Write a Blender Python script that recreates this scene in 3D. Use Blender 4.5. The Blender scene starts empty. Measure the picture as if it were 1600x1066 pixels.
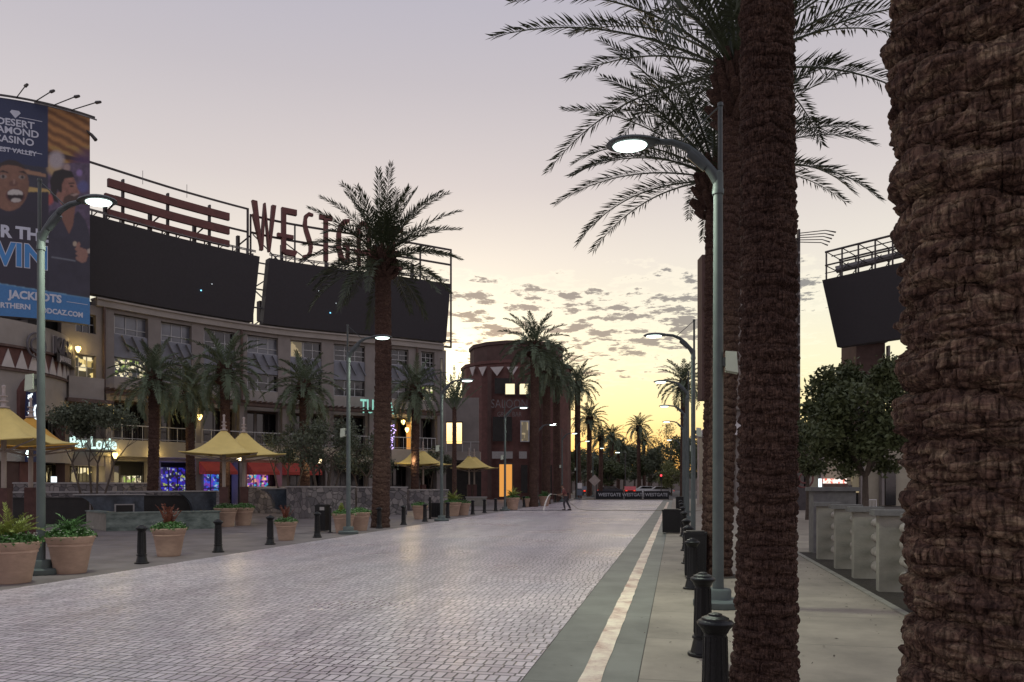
import bpy, bmesh, math, random
import numpy as np
from math import radians as R, sin, cos, pi, atan, tan
from mathutils import Vector, Matrix
random.seed(7); RNG = np.random.default_rng(7)
S = bpy.context.scene
COL = S.collection
# ------------------------------------------------------------------ camera
FPX, CXP, HY, EYE = 1200.0, 800.0, 757.0, 1.75
YAW = atan(256/1200)
cd = bpy.data.cameras.new('camera'); cam = bpy.data.objects.new('camera', cd); COL.objects.link(cam)
cam.location = (0, 0, EYE); cam.rotation_euler = (pi/2, 0, YAW)
cd.sensor_width = 36; cd.lens = 27; cd.shift_y = (HY-533)/1600; cd.clip_end = 3000; cd.clip_start = 0.05
S.camera = cam
S.view_settings.view_transform = 'Standard'; S.view_settings.look = 'None'
S.view_settings.exposure = 0.32; S.view_settings.gamma = 1
cY, sY = cos(YAW), sin(YAW)
def P(px, d):                     # a point of the ground plan at depth d seen in column px
    xc = (px-CXP)/FPX*d
    return Vector((xc*cY - d*sY, xc*sY + d*cY))
def Zat(py, d): return EYE + (HY-py)/FPX*d
def G(px, py): return P(px, EYE*FPX/(py-HY))
def W3(px, py, d):
    p = P(px, d); return Vector((p.x, p.y, Zat(py, d)))
# ------------------------------------------------------------------ sky
world = bpy.data.worlds.new("World"); S.world = world; world.use_nodes = True
SUN_EL, SUN_AZ = R(2.0), R(17)         # azimuth measured left of +Y
def build_world():
    nt = world.node_tree; N = nt.nodes; L = nt.links; N.clear()
    def nd(t, **k):
        n = N.new(t)
        for a, b in k.items(): setattr(n, a, b)
        return n
    def math_(op, a, b=None, c=None, clamp=False):
        n = nd('ShaderNodeMath', operation=op, use_clamp=clamp)
        for i, v in enumerate((a, b, c)):
            if v is None: continue
            if isinstance(v, (int, float)): n.inputs[i].default_value = v
            else: L.new(v, n.inputs[i])
        return n.outputs[0]
    def ramp(fac, stops, interp='LINEAR'):
        n = nd('ShaderNodeValToRGB'); n.color_ramp.interpolation = interp
        el = n.color_ramp.elements
        while len(el) > 1: el.remove(el[-1])
        for i, (p, c) in enumerate(stops):
            e = el[0] if i == 0 else el.new(p)
            e.position = p; e.color = (*c, 1) if len(c) == 3 else c
        L.new(fac, n.inputs[0]); return n.outputs[0]
    def mix(f, a, b, mode='MIX'):
        n = nd('ShaderNodeMix', data_type='RGBA', blend_type=mode)
        if isinstance(f, (int, float)): n.inputs[0].default_value = f
        else: L.new(f, n.inputs[0])
        for i, v in ((6, a), (7, b)):
            if isinstance(v, tuple): n.inputs[i].default_value = (*v, 1)
            else: L.new(v, n.inputs[i])
        return n.outputs[2]
    tc = nd('ShaderNodeTexCoord'); sep = nd('ShaderNodeSeparateXYZ'); L.new(tc.outputs['Generated'], sep.inputs[0])
    x, y, z = sep.outputs
    near = ramp(z, [(0, (.88,.46,.11)), (.045, (.90,.58,.20)), (.085, (.90,.76,.38)), (.15, (.86,.81,.56)), (.21, (.81,.77,.62)), (.28, (.74,.68,.61)),
                    (.36, (.61,.55,.54)), (.46, (.50,.46,.49)), (.56, (.43,.41,.48)), (1, (.46,.47,.57))])
    far = ramp(z, [(0, (.60,.50,.50)), (.15, (.60,.53,.57)), (.45, (.50,.48,.56)), (1, (.46,.47,.57))])
    # closeness of the azimuth to the sunset
    ln = math_('SQRT', math_('ADD', math_('MULTIPLY', x, x), math_('ADD', math_('MULTIPLY', y, y), 1e-4)))
    dot = math_('DIVIDE', math_('ADD', math_('MULTIPLY', x, -sin(R(3))), math_('MULTIPLY', y, cos(R(3)))), ln)
    az = nd('ShaderNodeMapRange', interpolation_type='SMOOTHSTEP'); L.new(dot, az.inputs[0])
    az.inputs[1].default_value = -.2; az.inputs[2].default_value = .93
    base = mix(az.outputs[0], far, near)
    # bright glow where the sun went down
    g = W3(708, 600, 1) - Vector((0, 0, EYE)); g.normalize()
    vm = nd('ShaderNodeVectorMath', operation='DOT_PRODUCT'); L.new(tc.outputs['Generated'], vm.inputs[0]); vm.inputs[1].default_value = g
    gl = math_('POWER', math_('MAXIMUM', vm.outputs['Value'], 0), 60)
    gt = math_('POWER', math_('MAXIMUM', vm.outputs['Value'], 0), 900)
    # altocumulus: noise on a flat layer overhead, kept to a low band
    zz = math_('MAXIMUM', z, .02)
    cmb = nd('ShaderNodeCombineXYZ'); L.new(math_('DIVIDE', x, zz), cmb.inputs[0]); L.new(math_('DIVIDE', y, zz), cmb.inputs[1])
    def noise(scale, detail, rough, off):
        mp = nd('ShaderNodeMapping'); L.new(cmb.outputs[0], mp.inputs[0]); mp.inputs[1].default_value = off
        mp.inputs[3].default_value = (scale, scale*.72, 1)
        n = nd('ShaderNodeTexNoise'); L.new(mp.outputs[0], n.inputs['Vector'])
        n.inputs['Scale'].default_value = 1; n.inputs['Detail'].default_value = detail; n.inputs['Roughness'].default_value = rough
        return n.outputs['Fac']
    n1 = noise(4.8, 8, .66, (3.1, 7.7, 0)); n2 = noise(.8, 2, .5, (11.3, 4.2, 0))
    # band: elevation window and azimuth window (right of the lit tower screens)
    band = ramp(z, [(0, (0,0,0)), (.10, (.10,.10,.10)), (.125, (.55,.55,.55)), (.17, (.95,.95,.95)), (.225, (1,1,1)), (.25, (.75,.75,.75)), (.268, (.5,.5,.5)), (.29, (0,0,0))])
    bz = nd('ShaderNodeRGBToBW'); L.new(band, bz.inputs[0])
    azc = W3(925, 757, 1)-Vector((0, 0, EYE)); azc.normalize()
    d2 = math_('DIVIDE', math_('ADD', math_('MULTIPLY', x, azc.x), math_('MULTIPLY', y, azc.y)), ln)
    aw = nd('ShaderNodeMapRange', interpolation_type='SMOOTHSTEP'); L.new(d2, aw.inputs[0])
    aw.inputs[1].default_value = .925; aw.inputs[2].default_value = .985
    m = math_('MULTIPLY', bz.outputs[0], aw.outputs[0])
    thr = math_('ADD', math_('ADD', math_('MULTIPLY', n1, .75), math_('MULTIPLY', n2, .25)), math_('MULTIPLY', math_('SUBTRACT', m, 1), .26))
    cf = nd('ShaderNodeMapRange', interpolation_type='SMOOTHSTEP'); L.new(thr, cf.inputs[0]); cf.inputs[1].default_value = .486; cf.inputs[2].default_value = .53
    edge = nd('ShaderNodeMapRange', interpolation_type='SMOOTHSTEP'); L.new(thr, edge.inputs[0]); edge.inputs[1].default_value = .40; edge.inputs[2].default_value = .455
    gw = math_('POWER', math_('MAXIMUM', vm.outputs['Value'], 0), 260)
    c0 = mix(gl, base, (.06,.06,.05), 'ADD'); c0 = mix(gw, c0, (.25,.32,.22), 'ADD'); c0 = mix(gt, c0, (1.0,.9,.6), 'ADD')
    rim = mix(math_('MULTIPLY', edge.outputs[0], .25), c0, (1.0,.93,.74))
    c1 = mix(math_('MULTIPLY', cf.outputs[0], .90), rim, (.165,.165,.18))
    # a faint physical twilight below the painted colours of the real one
    sky = nd('ShaderNodeTexSky', sky_type='NISHITA'); sky.sun_disc = False
    sky.sun_elevation = SUN_EL; sky.sun_rotation = -SUN_AZ
    bgA = nd('ShaderNodeBackground'); L.new(c1, bgA.inputs[0]); bgA.inputs[1].default_value = .86
    bgB = nd('ShaderNodeBackground'); L.new(sky.outputs[0], bgB.inputs[0]); bgB.inputs[1].default_value = .025
    ad = nd('ShaderNodeAddShader'); L.new(bgA.outputs[0], ad.inputs[0]); L.new(bgB.outputs[0], ad.inputs[1])
    out = nd('ShaderNodeOutputWorld'); L.new(ad.outputs[0], out.inputs[0])
build_world()
sl = bpy.data.lights.new('sun', 'SUN'); sl.energy = .35; sl.angle = R(8); sl.color = (1, .72, .42)
so = bpy.data.objects.new('sun', sl); COL.objects.link(so)
so.rotation_euler = (R(90)-SUN_EL, 0, pi+SUN_AZ)
so.location = (-30, 100, 30)
# ------------------------------------------------------------------ materials
def new_mat(name):
    m = bpy.data.materials.new(name); m.use_nodes = True
    return m, m.node_tree, m.node_tree.nodes['Principled BSDF']
def mat(name, col, rough=.7, var=.25, scale=3.0, bump=.0, bscale=None, metal=0, spec=.4, col2=None, stretch=(1,1,1), emit=None, es=0):
    m, nt, b = new_mat(name); N, L = nt.nodes, nt.links
    tc = N.new('ShaderNodeTexCoord'); mp = N.new('ShaderNodeMapping'); mp.inputs[3].default_value = stretch
    L.new(tc.outputs['Object'], mp.inputs[0])
    n = N.new('ShaderNodeTexNoise'); n.inputs['Scale'].default_value = scale; n.inputs['Detail'].default_value = 6; n.inputs['Roughness'].default_value = .6
    L.new(mp.outputs[0], n.inputs['Vector'])
    r = N.new('ShaderNodeValToRGB'); L.new(n.outputs['Fac'], r.inputs[0])
    c2 = col2 or tuple(min(1, c*(1+var)) for c in col); c1 = tuple(c*(1-var) for c in col)
    r.color_ramp.elements[0].position = .3; r.color_ramp.elements[0].color = (*c1, 1)
    r.color_ramp.elements[1].position = .7; r.color_ramp.elements[1].color = (*c2, 1)
    L.new(r.outputs[0], b.inputs['Base Color'])
    b.inputs['Roughness'].default_value = rough; b.inputs['Metallic'].default_value = metal
    b.inputs['Specular IOR Level'].default_value = spec
    if bump:
        n2 = N.new('ShaderNodeTexNoise'); n2.inputs['Scale'].default_value = bscale or scale*6; n2.inputs['Detail'].default_value = 5
        L.new(mp.outputs[0], n2.inputs['Vector'])
        bp = N.new('ShaderNodeBump'); bp.inputs['Strength'].default_value = bump; bp.inputs['Distance'].default_value = .02
        L.new(n2.outputs['Fac'], bp.inputs['Height']); L.new(bp.outputs[0], b.inputs['Normal'])
    if emit:
        b.inputs['Emission Color'].default_value = (*emit, 1); b.inputs['Emission Strength'].default_value = es
    return m
def glow_mat(name, col, strength, tex=None, scale=3):
    m, nt, b = new_mat(name); N, L = nt.nodes, nt.links
    b.inputs['Base Color'].default_value = (.03,.03,.03,1); b.inputs['Emission Strength'].default_value = strength
    if tex:
        tc = N.new('ShaderNodeTexCoord'); v = N.new('ShaderNodeTexVoronoi'); v.distance = 'CHEBYCHEV'; v.inputs['Scale'].default_value = scale
        L.new(tc.outputs['Object'], v.inputs['Vector'])
        s = N.new('ShaderNodeSeparateColor'); L.new(v.outputs['Color'], s.inputs[0])
        r = N.new('ShaderNodeValToRGB'); r.color_ramp.interpolation = 'CONSTANT'; L.new(s.outputs[0], r.inputs[0])
        el = r.color_ramp.elements
        while len(el) > 1: el.remove(el[-1])
        for i, (p, c) in enumerate(tex):
            e = el[0] if i == 0 else el.new(p); e.position = p; e.color = (*c, 1)
        L.new(r.outputs[0], b.inputs['Emission Color'])
    else: b.inputs['Emission Color'].default_value = (*col, 1)
    return m
M = {}
M['stucco'] = mat('stucco', (.215,.19,.177), .85, .12, 1.2, .3, 40)
M['stucco_light'] = mat('stucco_light', (.29,.26,.235), .85, .12, 1.0, .3, 40)
M['stucco_grey'] = mat('stucco_grey', (.20,.205,.235), .85, .15, 1.5, .3, 40)
M['cream'] = mat('cream', (.36,.32,.245), .85, .12, 1.0, .2, 40)
M['dark_wood'] = mat('dark_wood', (.10,.065,.055), .7, .3, 4, .2)
M['steel_red'] = mat('steel_red', (.13,.045,.04), .6, .2, 2, .1)
M['steel_dark'] = mat('steel_dark', (.06,.05,.05), .6, .3, 3)
M['steel_grey'] = mat('steel_grey', (.16,.15,.15), .6, .3, 3)
M['screen'] = mat('screen', (.026,.023,.028), .55, .12, 6, .15, 90)
M['brick_red'] = mat('brick_red', (.12,.055,.047), .8, .25, 2, .3, 30)
M['tower_dark'] = mat('tower_dark', (.085,.05,.043), .85, .2, 1.5, .3, 30)
M['triangle'] = mat('triangle', (.50,.46,.44), .85, .08, 2)
M['frame_white'] = mat('frame_white', (.42,.42,.42), .5, .1, 5)
M['frame_dark'] = mat('frame_dark', (.05,.045,.045), .5, .2, 5)
M['black_iron'] = mat('black_iron', (.006,.006,.007), .38, .4, 14, .25, 60, spec=.35)
M['pole_green'] = mat('pole_green', (.095,.112,.108), .6, .15, 3, .08, 30, spec=.3)
M['arm_dark'] = mat('arm_dark', (.05,.06,.06), .4, .2, 6, spec=.5)
M['speaker_box'] = mat('speaker_box', (.48,.52,.42), .6, .08, 5)
M['canvas'] = mat('canvas', (.72,.56,.19), .8, .10, 1.6, .15, 8)
M['canvas_lit_orange'] = mat('canvas_lit_orange', (.58,.31,.05), .8, .10, 1.6, .15, 8)  # yellow canvas again, with the warm light on it put into the colour
M['mast'] = mat('mast', (.36,.30,.26), .6, .15, 4)
M['finial'] = mat('finial', (.42,.36,.34), .6, .15, 4)
M['padding'] = mat('padding', (.085,.04,.035), .75, .3, 4, .2)
M['terracotta'] = mat('terracotta', (.40,.27,.20), .8, .14, 5, .25, 25, stretch=(1,1,2.5))
M['soil'] = mat('soil', (.035,.028,.022), .95, .4, 14, .8, 40)
M['flower'] = mat('flower', (.72,.70,.62), .7, .1, 5)
M['awning'] = mat('awning', (.34,.05,.038), .8, .15, 3)
M['marble_green'] = mat('marble_green', (.10,.14,.125), .42, .5, 2.6, col2=(.22,.26,.23), stretch=(1,1,2))
M['marble_dark'] = mat('marble_dark', (.035,.045,.06), .3, .5, 2.2, col2=(.09,.11,.14))
M['stone_cap'] = mat('stone_cap', (.30,.28,.27), .7, .15, 5)
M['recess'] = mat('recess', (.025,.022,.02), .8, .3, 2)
M['concrete_pier'] = mat('concrete_pier', (.25,.235,.20), .85, .16, 3, .3, 30)
M['pier_cap'] = mat('pier_cap', (.15,.145,.14), .8, .2, 6, .3, 30)
M['cast_rail'] = mat('cast_rail', (.27,.24,.21), .8, .2, 5, .3, 20)
M['leaf_dark'] = mat('leaf_dark', (.07,.085,.032), .6, .35, 2.0)
M['leaf_olive'] = mat('leaf_olive', (.085,.10,.06), .6, .35, 2.0)
M['leaf_pot'] = mat('leaf_pot', (.07,.16,.04), .5, .4, 9.0)
M['leaf_yellow'] = mat('leaf_yellow', (.22,.26,.05), .5, .4, 9.0)
M['leaf_red'] = mat('leaf_red', (.16,.05,.03), .6, .3, 9.0)
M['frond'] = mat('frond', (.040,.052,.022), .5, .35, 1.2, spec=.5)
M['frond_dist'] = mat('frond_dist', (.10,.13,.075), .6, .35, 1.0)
M['bark'] = mat('bark', (.09,.07,.055), .9, .3, 6, .5, 30)
M['cab_blue'] = mat('cab_blue', (.10,.12,.15), .5, .15, 4)
M['banner_back'] = mat('banner_back', (.20,.17,.15), .8, .15, 2)
M['white_paint'] = mat('white_paint', (.62,.60,.58), .6, .1, 3)
M['lens_cool'] = glow_mat('lens_cool', (.80,1.0,.93), 3.2)
M['lens_dim'] = glow_mat('lens_dim', (.85,.95,1.0), 1.2)
M['lantern'] = glow_mat('lantern', (1.0,.80,.45), 7)
M['sconce'] = glow_mat('sconce', (1.0,.72,.22), 5)
M['neon_white'] = glow_mat('neon_white', (.70,1.0,.92), 1.0)
M['neon_teal'] = glow_mat('neon_teal', (.40,.95,.78), .55)
M['neon_red'] = glow_mat('neon_red', (1.0,.06,.08), 1.5)
M['purple_dot'] = glow_mat('purple_dot', (.62,.45,1.0), 1.6)
M['led_blue'] = glow_mat('led_blue', (.2,.6,.9), 2.0)
M['win_orange'] = glow_mat('win_orange', (1.0,.42,.08), .62)
M['lit_yellow'] = glow_mat('lit_yellow', None, .75, [(0,(.05,.04,.02)),(.35,(.9,.68,.25)),(.6,(.5,.36,.12)),(.75,(1,.85,.5)),(.9,(.05,.04,.03))], 2.6)
M['lit_shelf'] = glow_mat('lit_shelf', None, .8, [(0,(.03,.03,.03)),(.4,(.75,.65,.4)),(.55,(.2,.16,.1)),(.75,(1,.9,.6)),(.9,(.3,.4,.1))], 5)
M['lit_blue'] = glow_mat('lit_blue', None, .45, [(0,(.01,.01,.08)),(.25,(.04,.04,.7)),(.5,(.08,.02,.3)),(.7,(.6,.65,.8)),(.82,(.02,.02,.02)),(.93,(.5,.6,.1))], 6.5)
M['lit_violet'] = glow_mat('lit_violet', None, .5, [(0,(.02,.02,.2)),(.3,(.05,.10,.9)),(.5,(.22,.05,.5)),(.7,(.05,.3,.7)),(.9,(.5,.7,1))], 6.0)
M['lit_pink'] = glow_mat('lit_pink', None, .6, [(0,(.05,.02,.1)),(.25,(.55,.15,.35)),(.45,(.9,.45,.2)),(.6,(.3,.08,.7)),(.8,(.02,.45,.7)),(.92,(1,.8,.4))], 6.0)
M['lit_office'] = glow_mat('lit_office', None, .30, [(0,(.3,.24,.15)),(.5,(.6,.48,.28)),(.8,(.9,.7,.4))], 1.6)
M['lit_sign_red'] = glow_mat('lit_sign_red', None, 1.0, [(0,(1,.8,.7)),(.55,(.9,.15,.1)),(.75,(1,.9,.85))], 7)
M['skin'] = mat('skin', (.22,.12,.08), .6, .05)
M['cloth_maroon'] = mat('cloth_maroon', (.14,.045,.04), .8, .15, 8)
M['cloth_dark'] = mat('cloth_dark', (.045,.04,.045), .8, .15, 8)
M['hair'] = mat('hair', (.02,.015,.012), .6, .1)
M['hose'] = mat('hose', (.30,.26,.20), .6, .1)
M['water'] = mat('water', (.75,.73,.68), .35, .1)
M['car_red'] = mat('car_red', (.42,.02,.02), .3, .05, spec=.6)
M['car_white'] = mat('car_white', (.6,.6,.6), .3, .05, spec=.6)
M['car_dark'] = mat('car_dark', (.04,.04,.05), .3, .05, spec=.6)
M['tyre'] = mat('tyre', (.015,.015,.015), .8, .1)
M['tail'] = glow_mat('tail', (1,.05,.02), 1.5)
M['barrier'] = mat('barrier', (.015,.015,.017), .75, .3, 2, .2, 6)
M['letter_white'] = mat('letter_white', (.42,.42,.44), .6, .05)
M['sign_letter'] = mat('sign_letter', (.10,.09,.10), .5, .2, 4)
M['navy'] = mat('navy', (.02,.03,.09), .5, .2, 4)
def glass(name, col, rough=.08):
    m, nt, b = new_mat(name); N, L = nt.nodes, nt.links
    tc = N.new('ShaderNodeTexCoord'); n = N.new('ShaderNodeTexNoise'); n.inputs['Scale'].default_value = .55; n.inputs['Detail'].default_value = 3
    L.new(tc.outputs['Object'], n.inputs['Vector'])
    r = N.new('ShaderNodeValToRGB'); L.new(n.outputs['Fac'], r.inputs[0])
    r.color_ramp.elements[0].position = .35; r.color_ramp.elements[0].color = (*[c*.45 for c in col], 1)
    r.color_ramp.elements[1].position = .65; r.color_ramp.elements[1].color = (*col, 1)
    L.new(r.outputs[0], b.inputs['Base Color']); b.inputs['Roughness'].default_value = rough; b.inputs['Specular IOR Level'].default_value = .8
    bp = N.new('ShaderNodeBump'); bp.inputs['Strength'].default_value = .12; bp.inputs['Distance'].default_value = .05
    n.inputs['Distortion'].default_value = .4
    L.new(n.outputs['Fac'], bp.inputs['Height']); L.new(bp.outputs[0], b.inputs['Normal'])
    return m
M['glass_dark'] = glass('glass_dark', (.018,.018,.022)); M['glass_blind'] = glass('glass_blind', (.16,.17,.20), .25)
M['glass_sunset'] = glass('glass_sunset', (.45,.40,.30), .2)  # sunset brightness painted into the pale pane colour
def trunk_mat(name, a, b_, c, fib=1.0):
    m, nt, b = new_mat(name); N, L = nt.nodes, nt.links
    tc = N.new('ShaderNodeTexCoord')
    def nz(st, sc, det=6, ro=.65, dist=0):
        mp = N.new('ShaderNodeMapping'); mp.inputs[3].default_value = st; L.new(tc.outputs['Object'], mp.inputs[0])
        n = N.new('ShaderNodeTexNoise'); n.inputs['Scale'].default_value = sc; n.inputs['Detail'].default_value = det
        n.inputs['Roughness'].default_value = ro; n.inputs['Distortion'].default_value = dist
        L.new(mp.outputs[0], n.inputs['Vector']); return n.outputs['Fac']
    patch = nz((1,1,3.2), 9, 8, .7, .5); fibre = nz((1,1,.12), 90*fib, 4, .6, .3); blot = nz((1,1,1), 2.2, 3)
    r = N.new('ShaderNodeValToRGB'); L.new(patch, r.inputs[0]); el = r.color_ramp.elements
    el[0].position = .34; el[0].color = (*a, 1); el[1].position = .68; el[1].color = (*c, 1); e = el.new(.5); e.color = (*b_, 1)
    mx = N.new('ShaderNodeMix'); mx.data_type = 'RGBA'; mx.blend_type = 'MULTIPLY'; mx.inputs[0].default_value = .8
    L.new(r.outputs[0], mx.inputs[6])
    r2 = N.new('ShaderNodeValToRGB'); L.new(fibre, r2.inputs[0]); r2.color_ramp.elements[0].position = .38; r2.color_ramp.elements[0].color = (.28,.25,.24,1)
    r2.color_ramp.elements[1].position = .6; r2.color_ramp.elements[1].color = (1.35,1.28,1.2,1); L.new(r2.outputs[0], mx.inputs[7])
    mx2 = N.new('ShaderNodeMix'); mx2.data_type = 'RGBA'; mx2.blend_type = 'MULTIPLY'; mx2.inputs[0].default_value = .6
    r3 = N.new('ShaderNodeValToRGB'); L.new(blot, r3.inputs[0]); r3.color_ramp.elements[0].position = .35; r3.color_ramp.elements[0].color = (.6,.55,.55,1)
    r3.color_ramp.elements[1].position = .65; r3.color_ramp.elements[1].color = (1.2,1.2,1.1,1)
    L.new(mx.outputs[2], mx2.inputs[6]); L.new(r3.outputs[0], mx2.inputs[7]); L.new(mx2.outputs[2], b.inputs['Base Color'])
    b.inputs['Roughness'].default_value = .9; b.inputs['Specular IOR Level'].default_value = .15
    def crack(st, sc, w):
        mp = N.new('ShaderNodeMapping'); mp.inputs[3].default_value = st
        wz = N.new('ShaderNodeMix'); wz.data_type = 'VECTOR'; wz.inputs[0].default_value = .06
        nn = N.new('ShaderNodeTexNoise'); nn.inputs['Scale'].default_value = 11; nn.inputs['Detail'].default_value = 4; L.new(tc.outputs['Object'], nn.inputs['Vector'])
        L.new(tc.outputs['Object'], wz.inputs[4]); L.new(nn.outputs['Color'], wz.inputs[5]); L.new(wz.outputs[1], mp.inputs[0])
        v = N.new('ShaderNodeTexVoronoi'); v.feature = 'DISTANCE_TO_EDGE'; v.inputs['Scale'].default_value = sc; L.new(mp.outputs[0], v.inputs['Vector'])
        r_ = N.new('ShaderNodeMapRange'); L.new(v.outputs['Distance'], r_.inputs[0]); r_.inputs[2].default_value = w; return r_.outputs[0]
    ck = crack((1,1,.16), 48*fib, .12)
    cm = N.new('ShaderNodeMath'); cm.operation = 'MULTIPLY_ADD'; L.new(ck, cm.inputs[0]); cm.inputs[1].default_value = .32; cm.inputs[2].default_value = .68
    mx3 = N.new('ShaderNodeMix'); mx3.data_type = 'RGBA'; L.new(cm.outputs[0], mx3.inputs[0]); mx3.inputs[6].default_value = (a[0]*.35,a[1]*.35,a[2]*.35,1); L.new(mx2.outputs[2], mx3.inputs[7]); L.new(mx3.outputs[2], b.inputs['Base Color'])
    ad0 = N.new('ShaderNodeMath'); ad0.operation = 'ADD'; L.new(fibre, ad0.inputs[0]); L.new(patch, ad0.inputs[1])
    ad = N.new('ShaderNodeMath'); ad.operation = 'ADD'; L.new(ad0.outputs[0], ad.inputs[0]); L.new(cm.outputs[0], ad.inputs[1])
    bp = N.new('ShaderNodeBump'); bp.inputs['Strength'].default_value = .9; bp.inputs['Distance'].default_value = .02
    L.new(ad.outputs[0], bp.inputs['Height']); L.new(bp.outputs[0], b.inputs['Normal'])
    return m
M['trunk'] = trunk_mat('trunk', (.055,.033,.029), (.10,.062,.052), (.155,.10,.082))
M['trunk_near'] = trunk_mat('trunk_near', (.075,.045,.04), (.15,.095,.075), (.36,.28,.20), .8)
# ------------------------------------------------------------------ mesh helpers
class MB:
    def __init__(s): s.v = []; s.f = []
    def add(s, vs, fs):
        o = len(s.v); s.v += [tuple(v) for v in vs]; s.f += [tuple(i+o for i in f) for f in fs]; return s
    def box(s, c, d, rz=0, taper=1.0):
        c = Vector(c); hx, hy, hz = d[0]/2, d[1]/2, d[2]/2; m = Matrix.Rotation(rz, 3, 'Z'); vs = []
        for z, k in ((-hz, 1), (hz, taper)):
            for x, y in ((-hx,-hy),(hx,-hy),(hx,hy),(-hx,hy)): vs.append(c + m @ Vector((x*k, y*k, z)))
        return s.add(vs, [(3,2,1,0),(4,5,6,7),(0,1,5,4),(1,2,6,5),(2,3,7,6),(3,0,4,7)])
    def hexa(s, b4, z0, z1):          # four plan points, ccw
        vs = [(p[0], p[1], z0) for p in b4] + [(p[0], p[1], z1) for p in b4]
        return s.add(vs, [(3,2,1,0),(4,5,6,7),(0,1,5,4),(1,2,6,5),(2,3,7,6),(3,0,4,7)])
    def prism(s, poly, z0, z1):
        n = len(poly); vs = [(p[0],p[1],z0) for p in poly]+[(p[0],p[1],z1) for p in poly]
        return s.add(vs, [tuple(range(n-1,-1,-1)), tuple(range(n,2*n))]+[(i,(i+1)%n,n+(i+1)%n,n+i) for i in range(n)])
    def slab(s, poly, o, ux, uz, un, t):   # polygon in (u,w) raised by t along un
        o, ux, uz, un = Vector(o), Vector(ux), Vector(uz), Vector(un); n = len(poly)
        a = [o+ux*p[0]+uz*p[1] for p in poly]; vs = a+[q+un*t for q in a]
        return s.add(vs, [tuple(range(n-1,-1,-1)), tuple(range(n,2*n))]+[(i,(i+1)%n,n+(i+1)%n,n+i) for i in range(n)])
    def tube(s, pts, rad, n=8, cap=True):
        pts = [Vector(p) for p in pts]; m = len(pts)
        if isinstance(rad, (int, float)): rad = [rad]*m
        vs = []; ref = None
        for i, p in enumerate(pts):
            t = (pts[min(i+1, m-1)]-pts[max(i-1, 0)]).normalized()
            if ref is None: ref = Vector((0,0,1)) if abs(t.z) < .9 else Vector((1,0,0))
            a = t.cross(ref).normalized(); b = a.cross(t).normalized(); ref = b
            for k in range(n):
                w = 2*pi*k/n; vs.append(p+(a*cos(w)+b*sin(w))*rad[i])
        fs = [(i*n+k, i*n+(k+1)%n, (i+1)*n+(k+1)%n, (i+1)*n+k) for i in range(m-1) for k in range(n)]
        if cap: fs += [tuple(range(n-1,-1,-1)), tuple((m-1)*n+k for k in range(n))]
        return s.add(vs, fs)
    def bar(s, a, b, r): return s.tube([a, b], r, 4)
    def lathe(s, prof, c=(0,0,0), n=24, a0=0, a1=2*pi):
        c = Vector(c); full = abs(a1-a0-2*pi) < 1e-6; k = n if full else n+1; vs = []
        for r, z in prof:
            for i in range(k):
                w = a0+(a1-a0)*i/n; vs.append(c+Vector((r*cos(w), r*sin(w), z)))
        fs = []
        for j in range(len(prof)-1):
            for i in range(n):
                i2 = (i+1)%k; fs.append((j*k+i, j*k+i2, (j+1)*k+i2, (j+1)*k+i))
        if full:
            if prof[0][0] > 1e-4: fs.append(tuple(range(k-1,-1,-1)))
            if prof[-1][0] > 1e-4: fs.append(tuple((len(prof)-1)*k+i for i in range(k)))
        return s.add(vs, fs)
    def build(s, name, m, parent=None, smooth=False, loc=None):
        me = bpy.data.meshes.new(name); me.from_pydata(s.v, [], s.f); me.update()
        o = bpy.data.objects.new(name, me); COL.objects.link(o)
        me.materials.append(M[m] if isinstance(m, str) else m)
        if smooth: me.polygons.foreach_set('use_smooth', [True]*len(me.polygons)); smooth_by_angle(me)
        if parent: o.parent = parent
        if loc: o.location = loc
        return o
def smooth_by_angle(me, ang=40):
    bm = bmesh.new(); bm.from_mesh(me)
    for e in bm.edges:
        if len(e.link_faces) == 2 and e.calc_face_angle(0) > R(ang): e.smooth = False
    bm.to_mesh(me); bm.free()
def np_obj(name, V, F, m, parent=None, smooth=False):
    me = bpy.data.meshes.new(name); V = np.asarray(V, dtype=np.float32); F = np.asarray(F, dtype=np.int32)
    k = F.shape[1]; me.vertices.add(len(V)); me.vertices.foreach_set('co', V.ravel())
    me.loops.add(F.size); me.loops.foreach_set('vertex_index', F.ravel())
    me.polygons.add(len(F)); me.polygons.foreach_set('loop_start', np.arange(0, F.size, k, dtype=np.int32))
    me.polygons.foreach_set('loop_total', np.full(len(F), k, dtype=np.int32))
    me.update(calc_edges=True); me.validate()
    if smooth: me.polygons.foreach_set('use_smooth', np.ones(len(F), dtype=bool))
    o = bpy.data.objects.new(name, me); COL.objects.link(o); me.materials.append(M[m] if isinstance(m, str) else m)
    if parent: o.parent = parent
    return o
def tag(o, label, cat, group=None, kind=None):
    if label: o['label'] = label
    if cat: o['category'] = cat
    if group: o['group'] = group
    if kind: o['kind'] = kind
    return o
def thing(name, label, cat, loc=(0,0,0), rz=0, group=None):
    o = bpy.data.objects.new(name, None); COL.objects.link(o); o.empty_display_size = .3
    o.location = (loc[0], loc[1], loc[2] if len(loc) > 2 else 0); o.rotation_euler = (0, 0, rz)
    return tag(o, label, cat, group)
def copy_tree(o, parent=None):
    c = o.copy(); COL.objects.link(c)
    if parent: c.parent = parent
    for ch in list(o.children): copy_tree(ch, c)
    return c
def dup(o, loc, rz, label, scale=1.0):
    c = copy_tree(o); c.location = (loc[0], loc[1], loc[2] if len(loc) > 2 else 0); c.rotation_euler = (0, 0, rz); c['label'] = label
    c.scale = (scale,)*3 if isinstance(scale, (int, float)) else scale
    return c
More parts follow.
